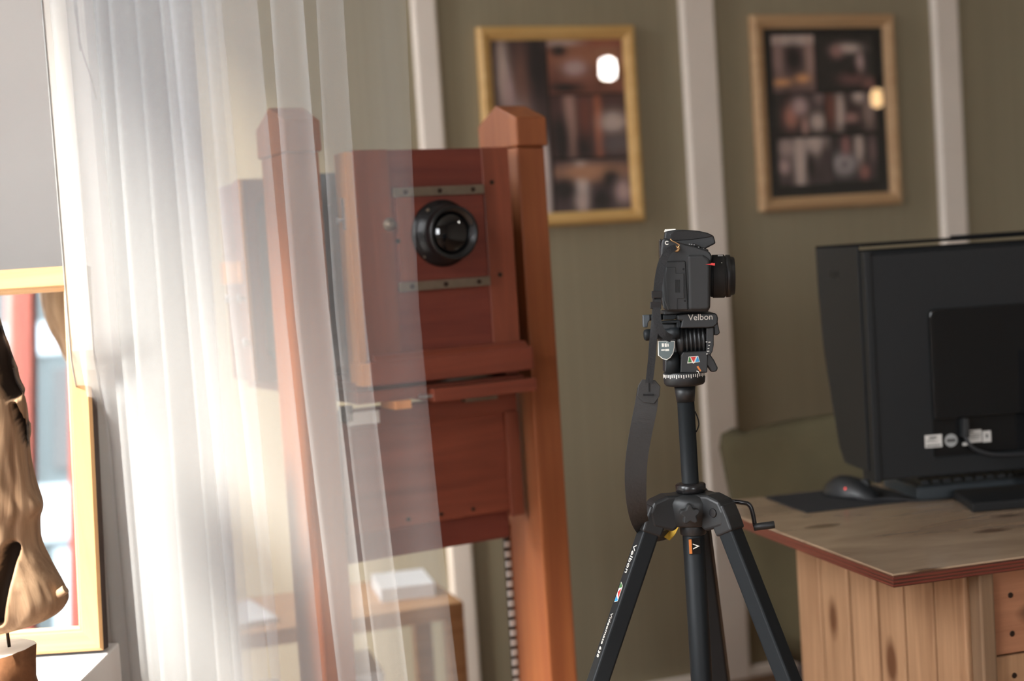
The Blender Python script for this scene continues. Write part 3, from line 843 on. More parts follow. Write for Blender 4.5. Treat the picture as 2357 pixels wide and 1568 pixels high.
# emblem on the head block
e0 = pr('emblem', hp([(872, 1072), (895, 958), (1058, 945), (1088, 1050), (1000, 1060), (980, 1076), (958, 1066)]), -0.0214, -0.021, 'white_ink', tri, bevel=0)
for pts, mt_ in (([(884, 1057), (900, 968), (918, 966), (945, 1054)], 'green_ink'), ([(930, 965), (1016, 959), (978, 1054)], 'red_ink'), ([(1008, 1048), (1040, 957), (1050, 957), (1076, 1042)], 'blue_ink')):
    pr('emblem_field', hp(pts), -0.0218, -0.0214, mt_, e0)
# ribbed drum (axis left-right)
dz = hd(1000, 690)[1]
dx0, dx1 = hd(700, 690)[0], hd(1290, 690)[0]
prof = [(0, 0.019), (0.006, 0.021)]
for k in range(6):
    s = 0.008 + k * 0.0052
    prof += [(s, 0.0205), (s + 0.0012, 0.0175), (s + 0.0026, 0.0175), (s + 0.0038, 0.0205)]
prof += [(0.0405, 0.0205), (dx1 - dx0, 0.0205)]
dr = la('fluid_drum', prof, (dx0, 0.0, dz), (1, 0, 0), 'black_plastic', tri, 44)
# side plate with scale
pr('scale_plate', hp([(1195, 470), (1320, 460), (1320, 760), (1300, 870), (1265, 930), (1195, 930)]), -0.0225, -0.006, 'black_plastic', tri, bevel=0.001)
for cx, cy, w in ((1197, 707, 28), (1246, 711, 36), (1238, 767, 26), (1228, 819, 26), (1224, 865, 40), (1202, 911, 26)):
    x, z = hd(cx, cy); hw = w / 2 / 7.468 * PM
    bx('scale_mark', (x - hw, -0.0229, z - 0.0004), (x + hw, -0.0225, z + 0.0004), 'white_ink', tri)
# platform with brand lettering
pl = pr('platform', hp([(745, 470), (775, 340), (700, 335), (690, 250), (800, 225), (1330, 215), (1365, 235), (1385, 300), (1375, 400), (1310, 450), (1230, 465)]), -0.0265, 0.026, 'black_plastic', tri, bevel=0.0015)
x, z = hd(1085, 285)
text('brand_lettering', 'Velbon', 0.0108, 'white_ink', pl, Matrix.Translation((x, -0.0268, z)) @ Matrix.Rotation(R(1.5), 4, 'Y') @ FRONT, 0.0002, 0.0)
bx('quick_release_plate', (hd(480, 200)[0], -0.022, hd(850, 215)[1]), (hd(1230, 200)[0], 0.022, hd(850, 165)[1]), 'rubber', tri, bevel=0.0008)
pr('platform_arm', hp([(470, 250), (700, 225), (700, 300), (640, 330), (470, 330)]), -0.018, 0.02, 'black_metal', tri, bevel=0.001)
pr('platform_bracket', hp([(440, 350), (745, 335), (770, 400), (740, 480), (690, 480), (690, 385), (470, 390), (440, 390)]), -0.022, -0.004, 'black_metal', tri, bevel=0.001)
pr('tilt_body', hp([(430, 390), (745, 390), (800, 480), (800, 930), (520, 930), (430, 700)]), -0.012, 0.02, 'black_plastic', tri, bevel=0.002)
# clamp knob, handle joint
kn = pr('clamp_knob', hp([(122, 250), (245, 245), (250, 330), (215, 380), (205, 460), (130, 462)]), -0.014, -0.004, 'grey_plastic', tri, bevel=0.0012)
cyl('knob_shaft', (hd(240, 295)[0], -0.009, hd(240, 295)[1]), (hd(470, 285)[0], -0.009, hd(470, 285)[1]), 0.0038, 'black_metal', tri, 20)
hx0, hx1 = hd(130, 588), hd(740, 582)
la('handle_socket', [(0, 0.004), (0.0008, 0.0062), (0.003, 0.0072), (0.012, 0.0072), (0.0125, 0.006), (0.0325, 0.006), (0.033, 0.0072), (0.043, 0.0072), (0.0445, 0.006), (0.0445, 0.0045), (0.040, 0.0045), (0.040, 0.0001)], (hx0[0], -0.020, hx0[1]), (1, 0, 0), 'black_metal', tri, 28)
# D-shaped label plate
dpl = hp([(380, 690), (655, 690), (652, 800), (630, 900), (580, 975), (520, 1012), (450, 995), (385, 940)])
dp = pr('label_plate', dpl, -0.0225, -0.012, 'white_ink', tri, bevel=0)
inner = hp([(380, 696), (643, 696), (640, 800), (619, 893), (573, 962), (518, 998), (455, 983), (385, 928)])
pr('label_face', inner, -0.0229, -0.0225, 'grey_plate', dp)
for cx, cy, w, h in ((452, 755, 36, 60), (500, 757, 34, 60), (520, 712, 8, 12), (540, 757, 20, 50), (455, 840, 60, 22), (525, 840, 66, 36)):
    x, z = hd(cx, cy); q = PM / 7.468 / 2
    bx('label_print', (x - w * q, -0.0232, z - h * q), (x + w * q, -0.0229, z + h * q), 'white_ink', dp)
# levers on the right
pr('tilt_lever', hp([(1325, 330), (1385, 320), (1435, 560), (1395, 598), (1330, 598)]), -0.018, -0.006, 'black_plastic', tri, bevel=0.0012)
pr('pan_lever', hp([(1195, 925), (1265, 912), (1345, 1030), (1408, 1160), (1385, 1220), (1300, 1235), (1225, 1130), (1195, 1100)]), -0.016, -0.004, 'black_plastic', tri, bevel=0.0015)
pr('red_pointer', hp([(1030, 1130), (1060, 1118), (1110, 1200), (1090, 1215)]), -0.0216, -0.021, 'orange_ink', tri)
tube('pointer_line', [(hd(1030, 1203)[0], -0.0215, hd(1030, 1203)[1]), (hd(1062, 1215)[0], -0.0215, hd(1062, 1215)[1]), (hd(1068, 1245)[0], -0.0222, hd(1068, 1245)[1])], 0.0006, 'white_ink', tri, 6, 1)

# ------------------------------------------------------------------ DSLR on the tripod
PLATE_Z = hd(850, 165)[1]
CO = (TX + hd(800, 165)[0] + 0.0045, TY, PLATE_Z)
DM = Matrix.Translation(CO) @ Matrix.Rotation(R(-5.5), 4, 'Z') @ Matrix.Rotation(R(3.0), 4, 'Y')
cam2 = thing('digital_camera', 'black digital SLR camera with lens pointing right on the tripod head', 'camera', DM)
def dc(cx, cy):
    return ((cx - 620) / 7.468 * PM, -(cy - 1502) / 7.468 * PM)
def dp_(L): return [dc(*q) for q in L]
HWD = 0.062
body = pr('body', dp_([(215, 330), (265, 270), (620, 385), (800, 430), (1000, 500), (1062, 600), (1035, 670), (1022, 1300), (1018, 1430), (985, 1502), (305, 1502), (240, 1445), (205, 1200), (200, 850), (205, 500)]), -HWD, HWD, 'black_plastic', cam2, bevel=0.0065, seg=4, smooth=False)
pr('back_panel', dp_([(190, 310), (215, 280), (230, 1420), (205, 1300), (190, 800)]), -0.045, 0.058, 'black_gloss', cam2, bevel=0.001)
fl = pr('flash_housing', dp_([(265, 330), (285, 165), (470, 134), (620, 136), (860, 160), (1000, 195), (1100, 245), (1135, 375), (960, 465), (900, 560), (600, 560), (300, 560)]), -0.028, 0.028, 'black_plastic', cam2, bevel=0.002, seg=3)
pr('flash_lid', dp_([(365, 215), (430, 165), (620, 146), (860, 170), (1000, 203), (1092, 252), (1000, 274), (700, 312), (420, 322), (375, 290)]), -0.0290, 0.0290, 'black_gloss', fl, bevel=0.0008)
pr('hot_shoe_cover', dp_([(276, 168), (290, 124), (472, 118), (470, 140)]), -0.010, 0.010, 'white_ink', cam2, bevel=0.0004)
# grip bulge on the near side
pr('grip', dp_([(640, 560), (900, 560), (1020, 640), (1015, 1420), (985, 1480), (660, 1480)]), -HWD - 0.0035, -HWD + 0.004, 'rubber', cam2, bevel=0.004, seg=4)
pr('side_shell', dp_([(240, 660), (615, 655), (655, 1480), (320, 1480), (255, 1300), (225, 1000), (222, 800)]), -HWD - 0.002, -HWD + 0.004, 'black_plastic', cam2, bevel=0.002, seg=3)
door = pr('card_door', dp_([(296, 760), (450, 760), (457, 862), (580, 862), (595, 1280), (475, 1285), (472, 1465), (360, 1465), (310, 1250), (280, 900)]), -HWD - 0.0030, -HWD, 'black_plastic', cam2, bevel=0.0005)
bx('door_gap', (dc(577, 0)[0], -HWD - 0.0033, dc(0, 1275)[1]), (dc(598, 0)[0], -HWD - 0.0028, dc(0, 866)[1]), 'lens_black', door)
for k in range(6):
    x = dc(445 + k * 14, 0)[0]
    bx('door_ridge', (x - 0.0002, -HWD - 0.0034, dc(0, 1180)[1]), (x + 0.0002, -HWD - 0.003, dc(0, 970)[1]), 'lens_black', door)
for cx, cy in ((580, 795), (598, 1318)):
    la('body_screw', [(0, 0.0014), (0.0004, 0.0012)], (dc(cx, cy)[0], -HWD - 0.002, dc(cx, cy)[1]), (0, -1, 0), 'lens_black', cam2, 12)
# shutter button and dial on the shoulder
for cx, cy, r_, h_ in ((800, 420, 0.006, 0.003), (935, 480, 0.0045, 0.003)):
    x, z = dc(cx, cy)
    la('shoulder_button', [(0, r_), (h_ * 0.8, r_), (h_, r_ * 0.8)], (x, -0.04, z - 0.001), (0.4, 0, 0.9), 'black_gloss', cam2, 20)
for k in range(7):
    cx, cy = 690 + k * 38, 372 + k * k * 3.1
    x, z = dc(cx, cy)
    bx('dial_mark', (x - 0.0009, -0.045 - (k % 3) * 0.002, z - 0.0012), (x + 0.0005, -0.040, z - 0.0004), 'steel', cam2)
text('dial_letter', 'C', 0.0062, 'white_ink', cam2, Matrix.Translation((dc(303, 360)[0], -HWD + 0.0005 - 0.0012, dc(303, 360)[1])) @ FRONT, 0.0004, 0.0002)
# lens
lz = dc(0, 945)[1]
lx = lambda cx: dc(cx, 0)[0]
q = PM / 7.468
lens = la('lens', [(lx(1000), 300 * q), (lx(1040), 330 * q), (lx(1070), 355 * q), (lx(1300), 362 * q), (lx(1306), 350 * q), (lx(1318), 350 * q), (lx(1324), 366 * q), (lx(1392), 362 * q), (lx(1398), 335 * q), (lx(1455), 322 * q), (lx(1468), 308 * q), (lx(1466), 270 * q), (lx(1420), 230 * q), (lx(1420), 0.0)], (0, 0, lz), (1, 0, 0.015), 'black_plastic', cam2, 56)
la('focus_ring', [(lx(1095), 366 * q), (lx(1100), 369 * q), (lx(1290), 371 * q), (lx(1295), 366 * q)], (0, 0, lz), (1, 0, 0.015), 'rubber', lens, 56)
bm = bmesh.new(); lathe(bm, [(lx(1422), 228 * q), (lx(1436), 120 * q), (lx(1440), 0)], (0, 0, lz), (1, 0, 0.015), 40)
to_obj('front_element', bm, 'lens_glass', lens)
pr('red_wedge', dp_([(940, 716), (1088, 700), (1092, 745)]), -HWD * 0.45, -HWD * 0.42, 'red_ink', cam2)
pr('red_stripe', dp_([(930, 718), (1092, 700), (1092, 740)]), -HWD - 0.0042, -HWD - 0.0032, 'red_ink', cam2)
bx('distance_window', (lx(1180), -0.014, lz + 352 * q), (lx(1262), -0.004, lz + 374 * q), 'sticker_grey', lens)
bx('lens_mark', (lx(1228), -0.0262, lz + 235 * q), (lx(1242), -0.018, lz + 250 * q), 'white_ink', lens)
# strap lug
lg = la('strap_lug', [(0, 0.0042), (0.003, 0.0042), (0.005, 0.0028)], (dc(470, 460)[0], -HWD + 0.001, dc(470, 460)[1]), (0, -1, 0), 'gold_metal', cam2, 18)
x, z = dc(470, 460)
tube('lug_ring', [(x, -HWD - 0.004, z), (x + 0.003, -HWD - 0.005, z + 0.004), (x, -HWD - 0.005, z + 0.007), (x - 0.006, -HWD - 0.005, z + 0.010), (x - 0.0075, -HWD - 0.005, z + 0.0125)], 0.0007, 'gold_metal', lg, 8)
cyl('lug_pin', (x - 0.009, -HWD - 0.005, z + 0.0005), (x, -HWD - 0.0045, z + 0.0015), 0.0012, 'gold_metal', lg, 10)
# neck strap (points in world space, carried into the camera's frame)
Di = DM.inverted()
def sp(x, y, z): return Di @ Vector((x, y, z))
WX = (1, 0, -0.06)
strap = ribbon('strap', [sp(0.2034, 1.7080, 1.2078), sp(0.1946, 1.7060, 1.2036), sp(0.1859, 1.7050, 1.1907), sp(0.1807, 1.7050, 1.1723), sp(0.1774, 1.7050, 1.1516), sp(0.1737, 1.7040, 1.1258), sp(0.1688, 1.7050, 1.0946), sp(0.1661, 1.7060, 1.0737), sp(0.1616, 1.7080, 1.0465)],
       [0.007, 0.0085, 0.0098, 0.0102, 0.0102, 0.0095, 0.0092, 0.0090, 0.0088], [(0.5, 0, -0.9), (0.8, 0, -0.6), (1, 0, -0.25), WX, WX, (0.95, -0.3, 0), WX, WX, WX], 0.0014, 'strap', cam2, 5)
ribbon('strap_tail', [sp(0.1763, 1.7025, 1.1465), sp(0.1749, 1.7010, 1.1258), sp(0.1777, 1.7000, 1.1116), sp(0.1834, 1.7000, 1.1034), sp(0.1912, 1.7020, 1.0986)], [0.0095] * 5, [WX, WX, (0.9, 0, 0.4), (0.6, 0, 0.8), (0.3, 0, 0.95)], 0.0012, 'strap', strap, 5)
for q_ in ((0.1768, 1.7035, 1.1527), (0.1747, 1.7035, 1.1398)):
    c = sp(*q_)
    bx('strap_slider', (c.x - 0.0065, c.y - 0.0022, c.z - 0.0042), (c.x + 0.0065, c.y + 0.001, c.z + 0.0042), 'black_gloss', strap, bevel=0.0006)
c = sp(0.1721, 1.7040, 1.1436)
bx('slider_frame', (c.x - 0.0012, c.y - 0.002, c.z - 0.009), (c.x + 0.0012, c.y + 0.002, c.z + 0.009), 'black_gloss', strap, bevel=0.0004)
pad = ribbon('strap_pad', [sp(0.1605, 1.7120, 1.0394), sp(0.1561, 1.7130, 1.0158), sp(0.1481, 1.7150, 0.9842), sp(0.1417, 1.7180, 0.9523), sp(0.1392, 1.7220, 0.9225), sp(0.1400, 1.7320, 0.8938), sp(0.1447, 1.7520, 0.8692), sp(0.1555, 1.7850, 0.8495), sp(0.1718, 1.8150, 0.8380), sp(0.1905, 1.8300, 0.8389)],
       [0.026, 0.0275, 0.0272, 0.0268, 0.0262, 0.024, 0.021, 0.019, 0.018, 0.018], [WX, WX, (0.98, 0.1, -0.2), (0.98, 0.1, -0.1), (0.98, 0.1, 0.0), (0.97, 0.1, 0.1), (0.9, 0.1, 0.3), (0.7, -0.3, 0.6), (0.3, -0.5, 0.8), (0, -0.5, 0.85)], 0.0022, 'strap_pad', cam2, 14)
ribbon('strap_lining', [sp(0.1830, 1.8220, 0.8324), sp(0.1900, 1.8240, 0.8418), sp(0.1954, 1.8260, 0.8536), sp(0.2004, 1.8280, 0.8672)], [0.010, 0.014, 0.014, 0.012], [(1, -0.2, 0.3)] * 4, 0.0012, 'yellow', pad, 4)
# octagonal leather end piece with slot
bm = bmesh.new()
oc = [sp(0.1535, 1.7085, 1.0512), sp(0.1692, 1.7085, 1.0492), sp(0.1750, 1.7085, 1.0414), sp(0.1733, 1.7085, 1.0299), sp(0.1664, 1.7085, 1.0209), sp(0.1535, 1.7085, 1.0233), sp(0.1466, 1.7085, 1.0316), sp(0.1484, 1.7085, 1.0442)]
A = [bm.verts.new(v) for v in oc]; B = [bm.verts.new(v + Vector((0, 0.004, 0))) for v in oc]
bm.faces.new(A); bm.faces.new(B[::-1])
for i in range(8): bm.faces.new([A[i], B[i], B[(i + 1) % 8], A[(i + 1) % 8]])
oe = to_obj('strap_end', bm, 'strap_pad', cam2, bevel=0.0006)
c = sp(0.1614, 1.7080, 1.0423); bx('strap_slot', (c.x - 0.0008, c.y - 0.0003, c.z - 0.006), (c.x + 0.0008, c.y + 0.001, c.z + 0.006), 'lens_black', oe)
c = sp(0.1597, 1.7080, 1.0324); bx('strap_slot', (c.x - 0.006, c.y - 0.0003, c.z - 0.0012), (c.x + 0.006, c.y + 0.001, c.z + 0.0012), 'lens_black', oe)

# ------------------------------------------------------------------ desk
DA = R(15.5)
DKM = frame_m((0.4912, 1.8906, 0), DA)
desk = thing('desk', 'reclaimed wood desk with varnished plywood top and plank sides', 'desk', DKM)
TOPZ = 0.75
bx('desktop', (0, 0, TOPZ - 0.003), (1.5, 0.635, TOPZ), 'ply_top', desk, bevel=0.001)
bx('desktop_edge', (0.0005, 0.0005, TOPZ - 0.019), (1.4995, 0.6345, TOPZ - 0.003), 'ply_edge', desk, bevel=0.001)
for k in range(3):     # the visible plies of the plywood edge stand a hair proud
    z = TOPZ - 0.017 + k * 0.0048
    bx('edge_ply', (-0.0006, -0.0006, z), (1.5006, 0.6356, z + 0.0022), 'mahog_red', desk)
bx('side_backing', (0.158, 0.05, 0), (0.166, 0.575, TOPZ - 0.02), 'dark_core', desk)
ys = [0.5686, 0.4787, 0.3816, 0.2932, 0.2148, 0.1299, 0.046]
for k in range(6):
    a, b_ = ys[k + 1] + 0.0032 + random.uniform(0, 0.001), ys[k] - 0.0032
    dxr = random.uniform(-0.002, 0.002)
    bx('side_plank', (0.14 + dxr, a, 0), (0.158, b_, TOPZ - 0.019), 'pine', desk, bevel=0.0035, seg=3)
bx('corner_post', (0.143, 0.016, 0), (0.166, 0.044, TOPZ - 0.019), 'pine_grey', desk, bevel=0.003)
bx('front_backing', (0.166, 0.05, 0), (1.36, 0.058, TOPZ - 0.02), 'dark_core', desk)
fb = bx('front_rail', (0.170, 0.028, 0.607), (1.36, 0.05, TOPZ - 0.022), 'pine_red', desk, bevel=0.002)
fbx = [0.170, 0.262, 0.352, 0.44, 0.53, 0.62, 0.71, 0.80, 0.89, 0.98, 1.07, 1.16, 1.26, 1.36]
for a, b_ in zip(fbx, fbx[1:]):
    bx('front_plank', (a + 0.001, 0.033 + random.uniform(-0.001, 0.001), 0), (b_ - 0.001, 0.05, 0.603), 'pine', desk, bevel=0.002)
for x, z in ((0.199, 0.69), (0.199, 0.635), (0.203, 0.573), (0.262 + 0.015, 0.585)):
    la('screw', [(0, 0.0042), (0.0008, 0.0036), (0.0004, 0.002), (0.0002, 0.001)], (x, 0.0275 if z > 0.607 else 0.0325, z), (0, -1, 0), 'screw', desk, 14)
bx('right_side', (1.34, 0.058, 0), (1.36, 0.575, TOPZ - 0.019), 'pine_grey', desk)

def deskw(x, y, z=TOPZ): return DKM @ Vector((x, y, z))

# mouse pad, mouse, keyboard
mp_ = tag(bx('mouse_pad', (-0.105, -0.085, 0), (0.105, 0.085, 0.003), 'pad', bevel=0.001, mw=frame_m(deskw(0.212, 0.529, TOPZ), DA + R(-2))), 'thin black cloth mouse pad on the desk corner', 'mouse pad')
mo = thing('computer_mouse', 'black computer mouse with a red light on the mouse pad', 'mouse', frame_m(deskw(0.235, 0.532, TOPZ + 0.0032), DA + R(-60)))
bm = bmesh.new()
nu, nv = 20, 10
rows = []
for j in range(nv + 1):
    f = j / nv
    row = []
    for i in range(nu):
        a = 2 * math.pi * i / nu
        w = 0.031 * (1 + 0.08 * math.cos(2 * a))
        rr = math.cos(f * math.pi / 2) ** 0.55 if f < 1 else 0.0
        hx = 0.054 * math.cos(a) * rr; hy = w * math.sin(a) * rr
        row.append(bm.verts.new((hx, hy, 0.036 * f * (1 - 0.25 * (hx / 0.054)))))
    rows.append(row)
for a, b_ in zip(rows, rows[1:]):
    for i in range(nu):
        bm.faces.new([a[i], a[(i + 1) % nu], b_[(i + 1) % nu], b_[i]]).smooth = True
bm.faces.new(rows[0][::-1])
bmesh.ops.remove_doubles(bm, verts=bm.verts, dist=1e-5)
to_obj('shell', bm, 'black_plastic', mo)
la('scroll_wheel', [(-0.004, 0.008), (-0.003, 0.009), (0.003, 0.009), (0.004, 0.008)], (0.028, 0, 0.024), (0, 1, 0), 'rubber', mo, 20)
la('red_light', [(0, 0.0018), (0.001, 0.001)], (-0.012, 0.0285, 0.0185), (0, 1, 0.3), 'led', mo, 10)
la('red_light', [(0, 0.0016), (0.001, 0.001)], (0.006, -0.0295, 0.018), (0, -1, 0.3), 'led', mo, 10)
mi = (frame_m(deskw(0.235, 0.532, TOPZ + 0.0032), DA + R(-60))).inverted()
tube('mouse_cable', [mi @ deskw(*p) for p in ((0.215, 0.50, TOPZ + 0.010), (0.235, 0.475, TOPZ + 0.006), (0.27, 0.455, TOPZ + 0.006), (0.298, 0.436, TOPZ + 0.0025), (0.33, 0.424, TOPZ + 0.0025), (0.36, 0.420, TOPZ + 0.0025), (0.375, 0.424, TOPZ + 0.0025))], 0.0020, 'cable', mo, 8)
KM = frame_m(deskw(0.312, 0.445, TOPZ), DA + R(-9))
kb = thing('keyboard', 'dark grey computer keyboard lying behind the monitor base', 'keyboard', KM)
pr('case', [(0, 0), (0.155, 0), (0.155, 0.012), (0.150, 0.017), (0.006, 0.024), (0.001, 0.02)], 0, 0.44, 'grey_plastic', kb, 'YZ', bevel=0.002)
kmsh = bmesh.new(); prism(kmsh, [(-0.0078, -0.0078), (0.0078, -0.0078), (0.0078, 0.0078), (-0.0078, 0.0078)], 0, 0.007, 'XY')
for v in kmsh.verts:
    if v.co.z > 0.003: v.co.x *= 0.78; v.co.y *= 0.78
k0 = None
for r_ in range(6):
    for c_ in range(21):
        yy = 0.02 + r_ * 0.0215 + (0.005 if r_ == 0 else 0)
        mm = Matrix.Translation((0.022 + c_ * 0.0196 + (0.004 * r_ if c_ < 15 else 0.004), yy, 0.0235 - yy * 0.046))
        if k0 is None:
            k0 = to_obj('key', kmsh, 'key', kb, mw=mm)
        else:
            k1 = k0.copy(); COL.objects.link(k1); k1.parent = kb; k1.matrix_local = mm

# ------------------------------------------------------------------ monitor
MY = R(5)
MM = frame_m((0.5831, 2.33, 0), MY)
mon = thing('monitor', 'large black monitor with shading hood seen from behind on the desk', 'monitor', MM)
Z0, Z1, MW = 0.797, 1.186, 0.62
bx('back_shell', (0.004, 0.0, Z0 + 0.003), (MW - 0.004, 0.03, Z1 - 0.012), 'mon_black', mon, bevel=0.003)
bx('bezel', (0.0, 0.026, Z0), (MW, 0.058, Z1 - 0.004), 'mon_black', mon, bevel=0.003)
bx('screen', (0.012, 0.058, Z0 + 0.015), (MW - 0.012, 0.0592, Z1 - 0.02), 'screen', mon)
bx('side_strip', (0.0, -0.003, Z0), (0.012, 0.028, Z1 - 0.006), 'mon_black', mon, bevel=0.002)
side = [(0.02, 0.815), (0.072, 0.812), (0.14, 0.812), (0.165, 0.835), (0.198, 0.917), (0.230, 1.009), (0.243, 1.10), (0.246, 1.188), (0.02, 1.188)]
hl = pr('hood_side', side, -0.0035, 0.0, 'mon_black', mon, 'YZ', bevel=0.0008)
pr('hood_side', side, MW, MW + 0.0035, 'mon_black', mon, 'YZ', bevel=0.0008)
ht = bx('hood_top', (-0.0035, -0.002, 1.188), (MW + 0.0035, 0.246, 1.192), 'hood_felt', mon, bevel=0.0008)
bx('hood_flap', (0.23, 0.03, 1.192), (0.42, 0.2, 1.1955), 'hood_felt', ht, bevel=0.0006)
bx('hood_flap_lock', (0.36, 0.02, 1.1955), (0.4, 0.05, 1.2), 'mon_gloss', ht, bevel=0.0006)
text('hood_lettering', 'BenQ', 0.024, 'emboss', hl, Matrix.Translation((-0.0036, 0.148, 1.142)) @ Matrix(((0, 0, -1, 0), (-1, 0, 0, 0), (0, 1, 0, 0), (0, 0, 0, 1))), 0.0004)
bm = bmesh.new()   # rounded centre panel
cx0, cx1, cz0, cz1, rc = 0.103, 0.517, 0.895, 1.078, 0.012
poly = []
for (qx, qz, a0) in ((cx1 - rc, cz1 - rc, 0), (cx0 + rc, cz1 - rc, 90)):
    for k in range(6): poly.append((qx + rc * math.cos(R(a0 + 18 * k)), qz + rc * math.sin(R(a0 + 18 * k))))
poly += [(cx0, cz0), (cx1, cz0)]
prism(bm, poly, -0.010, 0.002, 'XZ')
to_obj('centre_panel', bm, 'mon_gloss', mon, bevel=0.0025, seg=3)
bx('port_recess_lip', (0.103, -0.002, 0.83), (0.517, 0.001, 0.8325), 'black_metal', mon)
bx('port_recess', (0.103, -0.0015, 0.8325), (0.517, 0.0005, 0.895), 'mon_gloss', mon)
# stickers under the centre panel
def sticker(nm, x0, x1, z0, z1, mat, marks):
    s = bx(nm, (x0, -0.0022, z0), (x1, -0.0016, z1), mat, mon)
    for (a, b_, c, d2, mt_) in marks:
        bx('sticker_print', (x0 + a * (x1 - x0), -0.0025, z0 + b_ * (z1 - z0)), (x0 + c * (x1 - x0), -0.0022, z0 + d2 * (z1 - z0)), mt_, s)
sticker('sticker', 0.088, 0.117, 0.849, 0.870, 'sticker', [(.25, .72, .7, .85, 'ink'), (.1, .58, .55, .62, 'ink'), (.1, .48, .75, .52, 'ink')] + [(.08 + k * .12, .1, .16 + k * .12, .24, 'ink') for k in range(7)])
la('round_sticker', [(0, 0.0108), (0.0006, 0.0108)], (0.1325, -0.0016, 0.8585), (0, -1, 0), 'sticker_grey', mon, 28)
bx('round_sticker_print', (0.125, -0.0025, 0.856), (0.140, -0.0022, 0.861), 'ink', mon)
sticker('sticker', 0.161, 0.185, 0.852, 0.873, 'sticker', [(.1, .8, .4, .9, 'ink'), (.1, .6, .9, .64, 'ink'), (.1, .45, .9, .49, 'ink'), (.1, .3, .8, .34, 'ink')])
sticker('sticker', 0.1865, 0.201, 0.851, 0.870, 'sticker', [(.4, .4, .65, .7, 'ink')])
sticker('sticker', 0.152, 0.163, 0.848, 0.853, 'sticker', [])
bx('plug', (0.148, -0.02, 0.864), (0.158, -0.0015, 0.895), 'black_plastic', mon, bevel=0.002)
tube('power_cable', [(0.153, -0.013, 0.868), (0.156, -0.016, 0.855), (0.168, -0.018, 0.842), (0.20, -0.02, 0.832), (0.26, -0.02, 0.829), (0.36, -0.018, 0.829), (0.4, -0.03, 0.815), (0.41, -0.05, 0.79), (0.415, -0.05, 0.7555)], 0.0032, 'cable', mon, 10)
# stand
bx('stand_neck', (0.27, -0.06, TOPZ + 0.012), (0.35, -0.0125, 1.0), 'mon_black', mon, bevel=0.004)
bm = bmesh.new(); prism(bm, [(0.132, -0.078), (0.47, -0.078), (0.47, 0.05), (0.152, 0.05)], TOPZ, TOPZ + 0.016, 'XY')
bs = to_obj('stand_base', bm, 'mon_black', mon, bevel=0.003)

# ------------------------------------------------------------------ velvet chair behind the desk
CHM = frame_m((0.83, 3.02, 0), R(16))
ch = thing('velvet_chair', 'olive green velvet armchair behind the desk', 'chair', CHM)
bm = bmesh.new()
NS = 24
prev = None
outer, inner_ = [], []
for k in range(NS + 1):
    a = R(200 - 220 * k / NS)   # shell opens away from the viewer's left
    ca, sa = math.cos(a), math.sin(a)
    side_f = abs(ca) ** 3
    top = 0.80 + 0.075 * max(0, sa) ** 0.7
    col_ = []
    for (rad, z) in ((0.30, 0.34), (0.335, 0.42), (0.355, 0.62), (0.375, top - 0.03), (0.37, top), (0.345, top + 0.012), (0.315, top), (0.30, top - 0.04), (0.285, 0.5), (0.27, 0.36)):
        col_.append(bm.verts.new((rad * ca * 1.08, -rad * sa * 0.98, z)))
    if prev:
        for j in range(len(col_)):
            bm.faces.new([prev[j], prev[(j + 1) % len(col_)], col_[(j + 1) % len(col_)], col_[j]]).smooth = True
    else: bm.faces.new(col_)
    prev = col_
bm.faces.new(prev[::-1])
to_obj('backrest', bm, 'velvet', ch)
la('seat', [(0, 0.24), (0.02, 0.272), (0.1, 0.278), (0.125, 0.26), (0.13, 0.1)], (0, 0.0, 0.34), (0, 0, 1), 'velvet', ch, 36)
for sx in (-1, 1):
    for sy in (-1, 1):
        cyl('leg', (sx * 0.21, sy * 0.2, 0), (sx * 0.17, sy * 0.16, 0.345), 0.012, 'dark_core', ch, 14, r2=0.02)

# ------------------------------------------------------------------ display plinth, mirror, driftwood
PZ = 0.69
tag(bx('display_plinth', (-1.28, 1.42, 0), (-0.595, 2.03, PZ), 'plinth', bevel=0.003), 'white lacquered plinth under the mirror and driftwood', 'plinth')
LEAN = R(7)
mrm = Matrix.Translation((-0.6, 1.965, PZ + 0.006)) @ Matrix.Rotation(-LEAN, 4, 'X')
mir = thing('leaning_mirror', 'mirror in a honey coloured wooden frame leaning on the plinth', 'mirror', mrm)
MWD, MH, FWD = 0.46, 0.545, 0.035
def mrail(nm, p0, p1, inn, mat):
    bm = bmesh.new()
    P0, P1, I = Vector(p0), Vector(p1), Vector(inn)
    Ax = (P1 - P0).normalized()
    prof = [(0, 0.028), (0, 0.004), (0.12, 0.0), (0.78, 0.0), (0.84, 0.004), (0.9, 0.004), (1, 0.010), (1, 0.028)]
    r0 = [bm.verts.new(P0 + (I + Ax) * FWD * s + Vector((0, y, 0))) for s, y in prof]
    r1 = [bm.verts.new(P1 + (I - Ax) * FWD * s + Vector((0, y, 0))) for s, y in prof]
    for k in range(len(prof) - 1):
        f = bm.faces.new([r0[k], r0[k + 1], r1[k + 1], r1[k]]); f.material_index = 1 if k == 0 else 0
    bm.faces.new([r0[-1], r0[0], r1[0], r1[-1]]).material_index = 1
    bm.faces.new(r0); bm.faces.new(r1[::-1])
    return to_obj(nm, bm, [mat, 'frame_shade'], mir)
mrail('frame_rail', (-MWD, 0, 0), (0, 0, 0), (0, 0, 1), 'mirror_frame_h')
mrail('frame_rail', (-MWD, 0, MH), (0, 0, MH), (0, 0, -1), 'mirror_frame_h')
mrail('frame_stile', (0, 0, 0), (0, 0, MH), (-1, 0, 0), 'mirror_frame')
mrail('frame_stile', (-MWD, 0, 0), (-MWD, 0, MH), (1, 0, 0), 'mirror_frame')
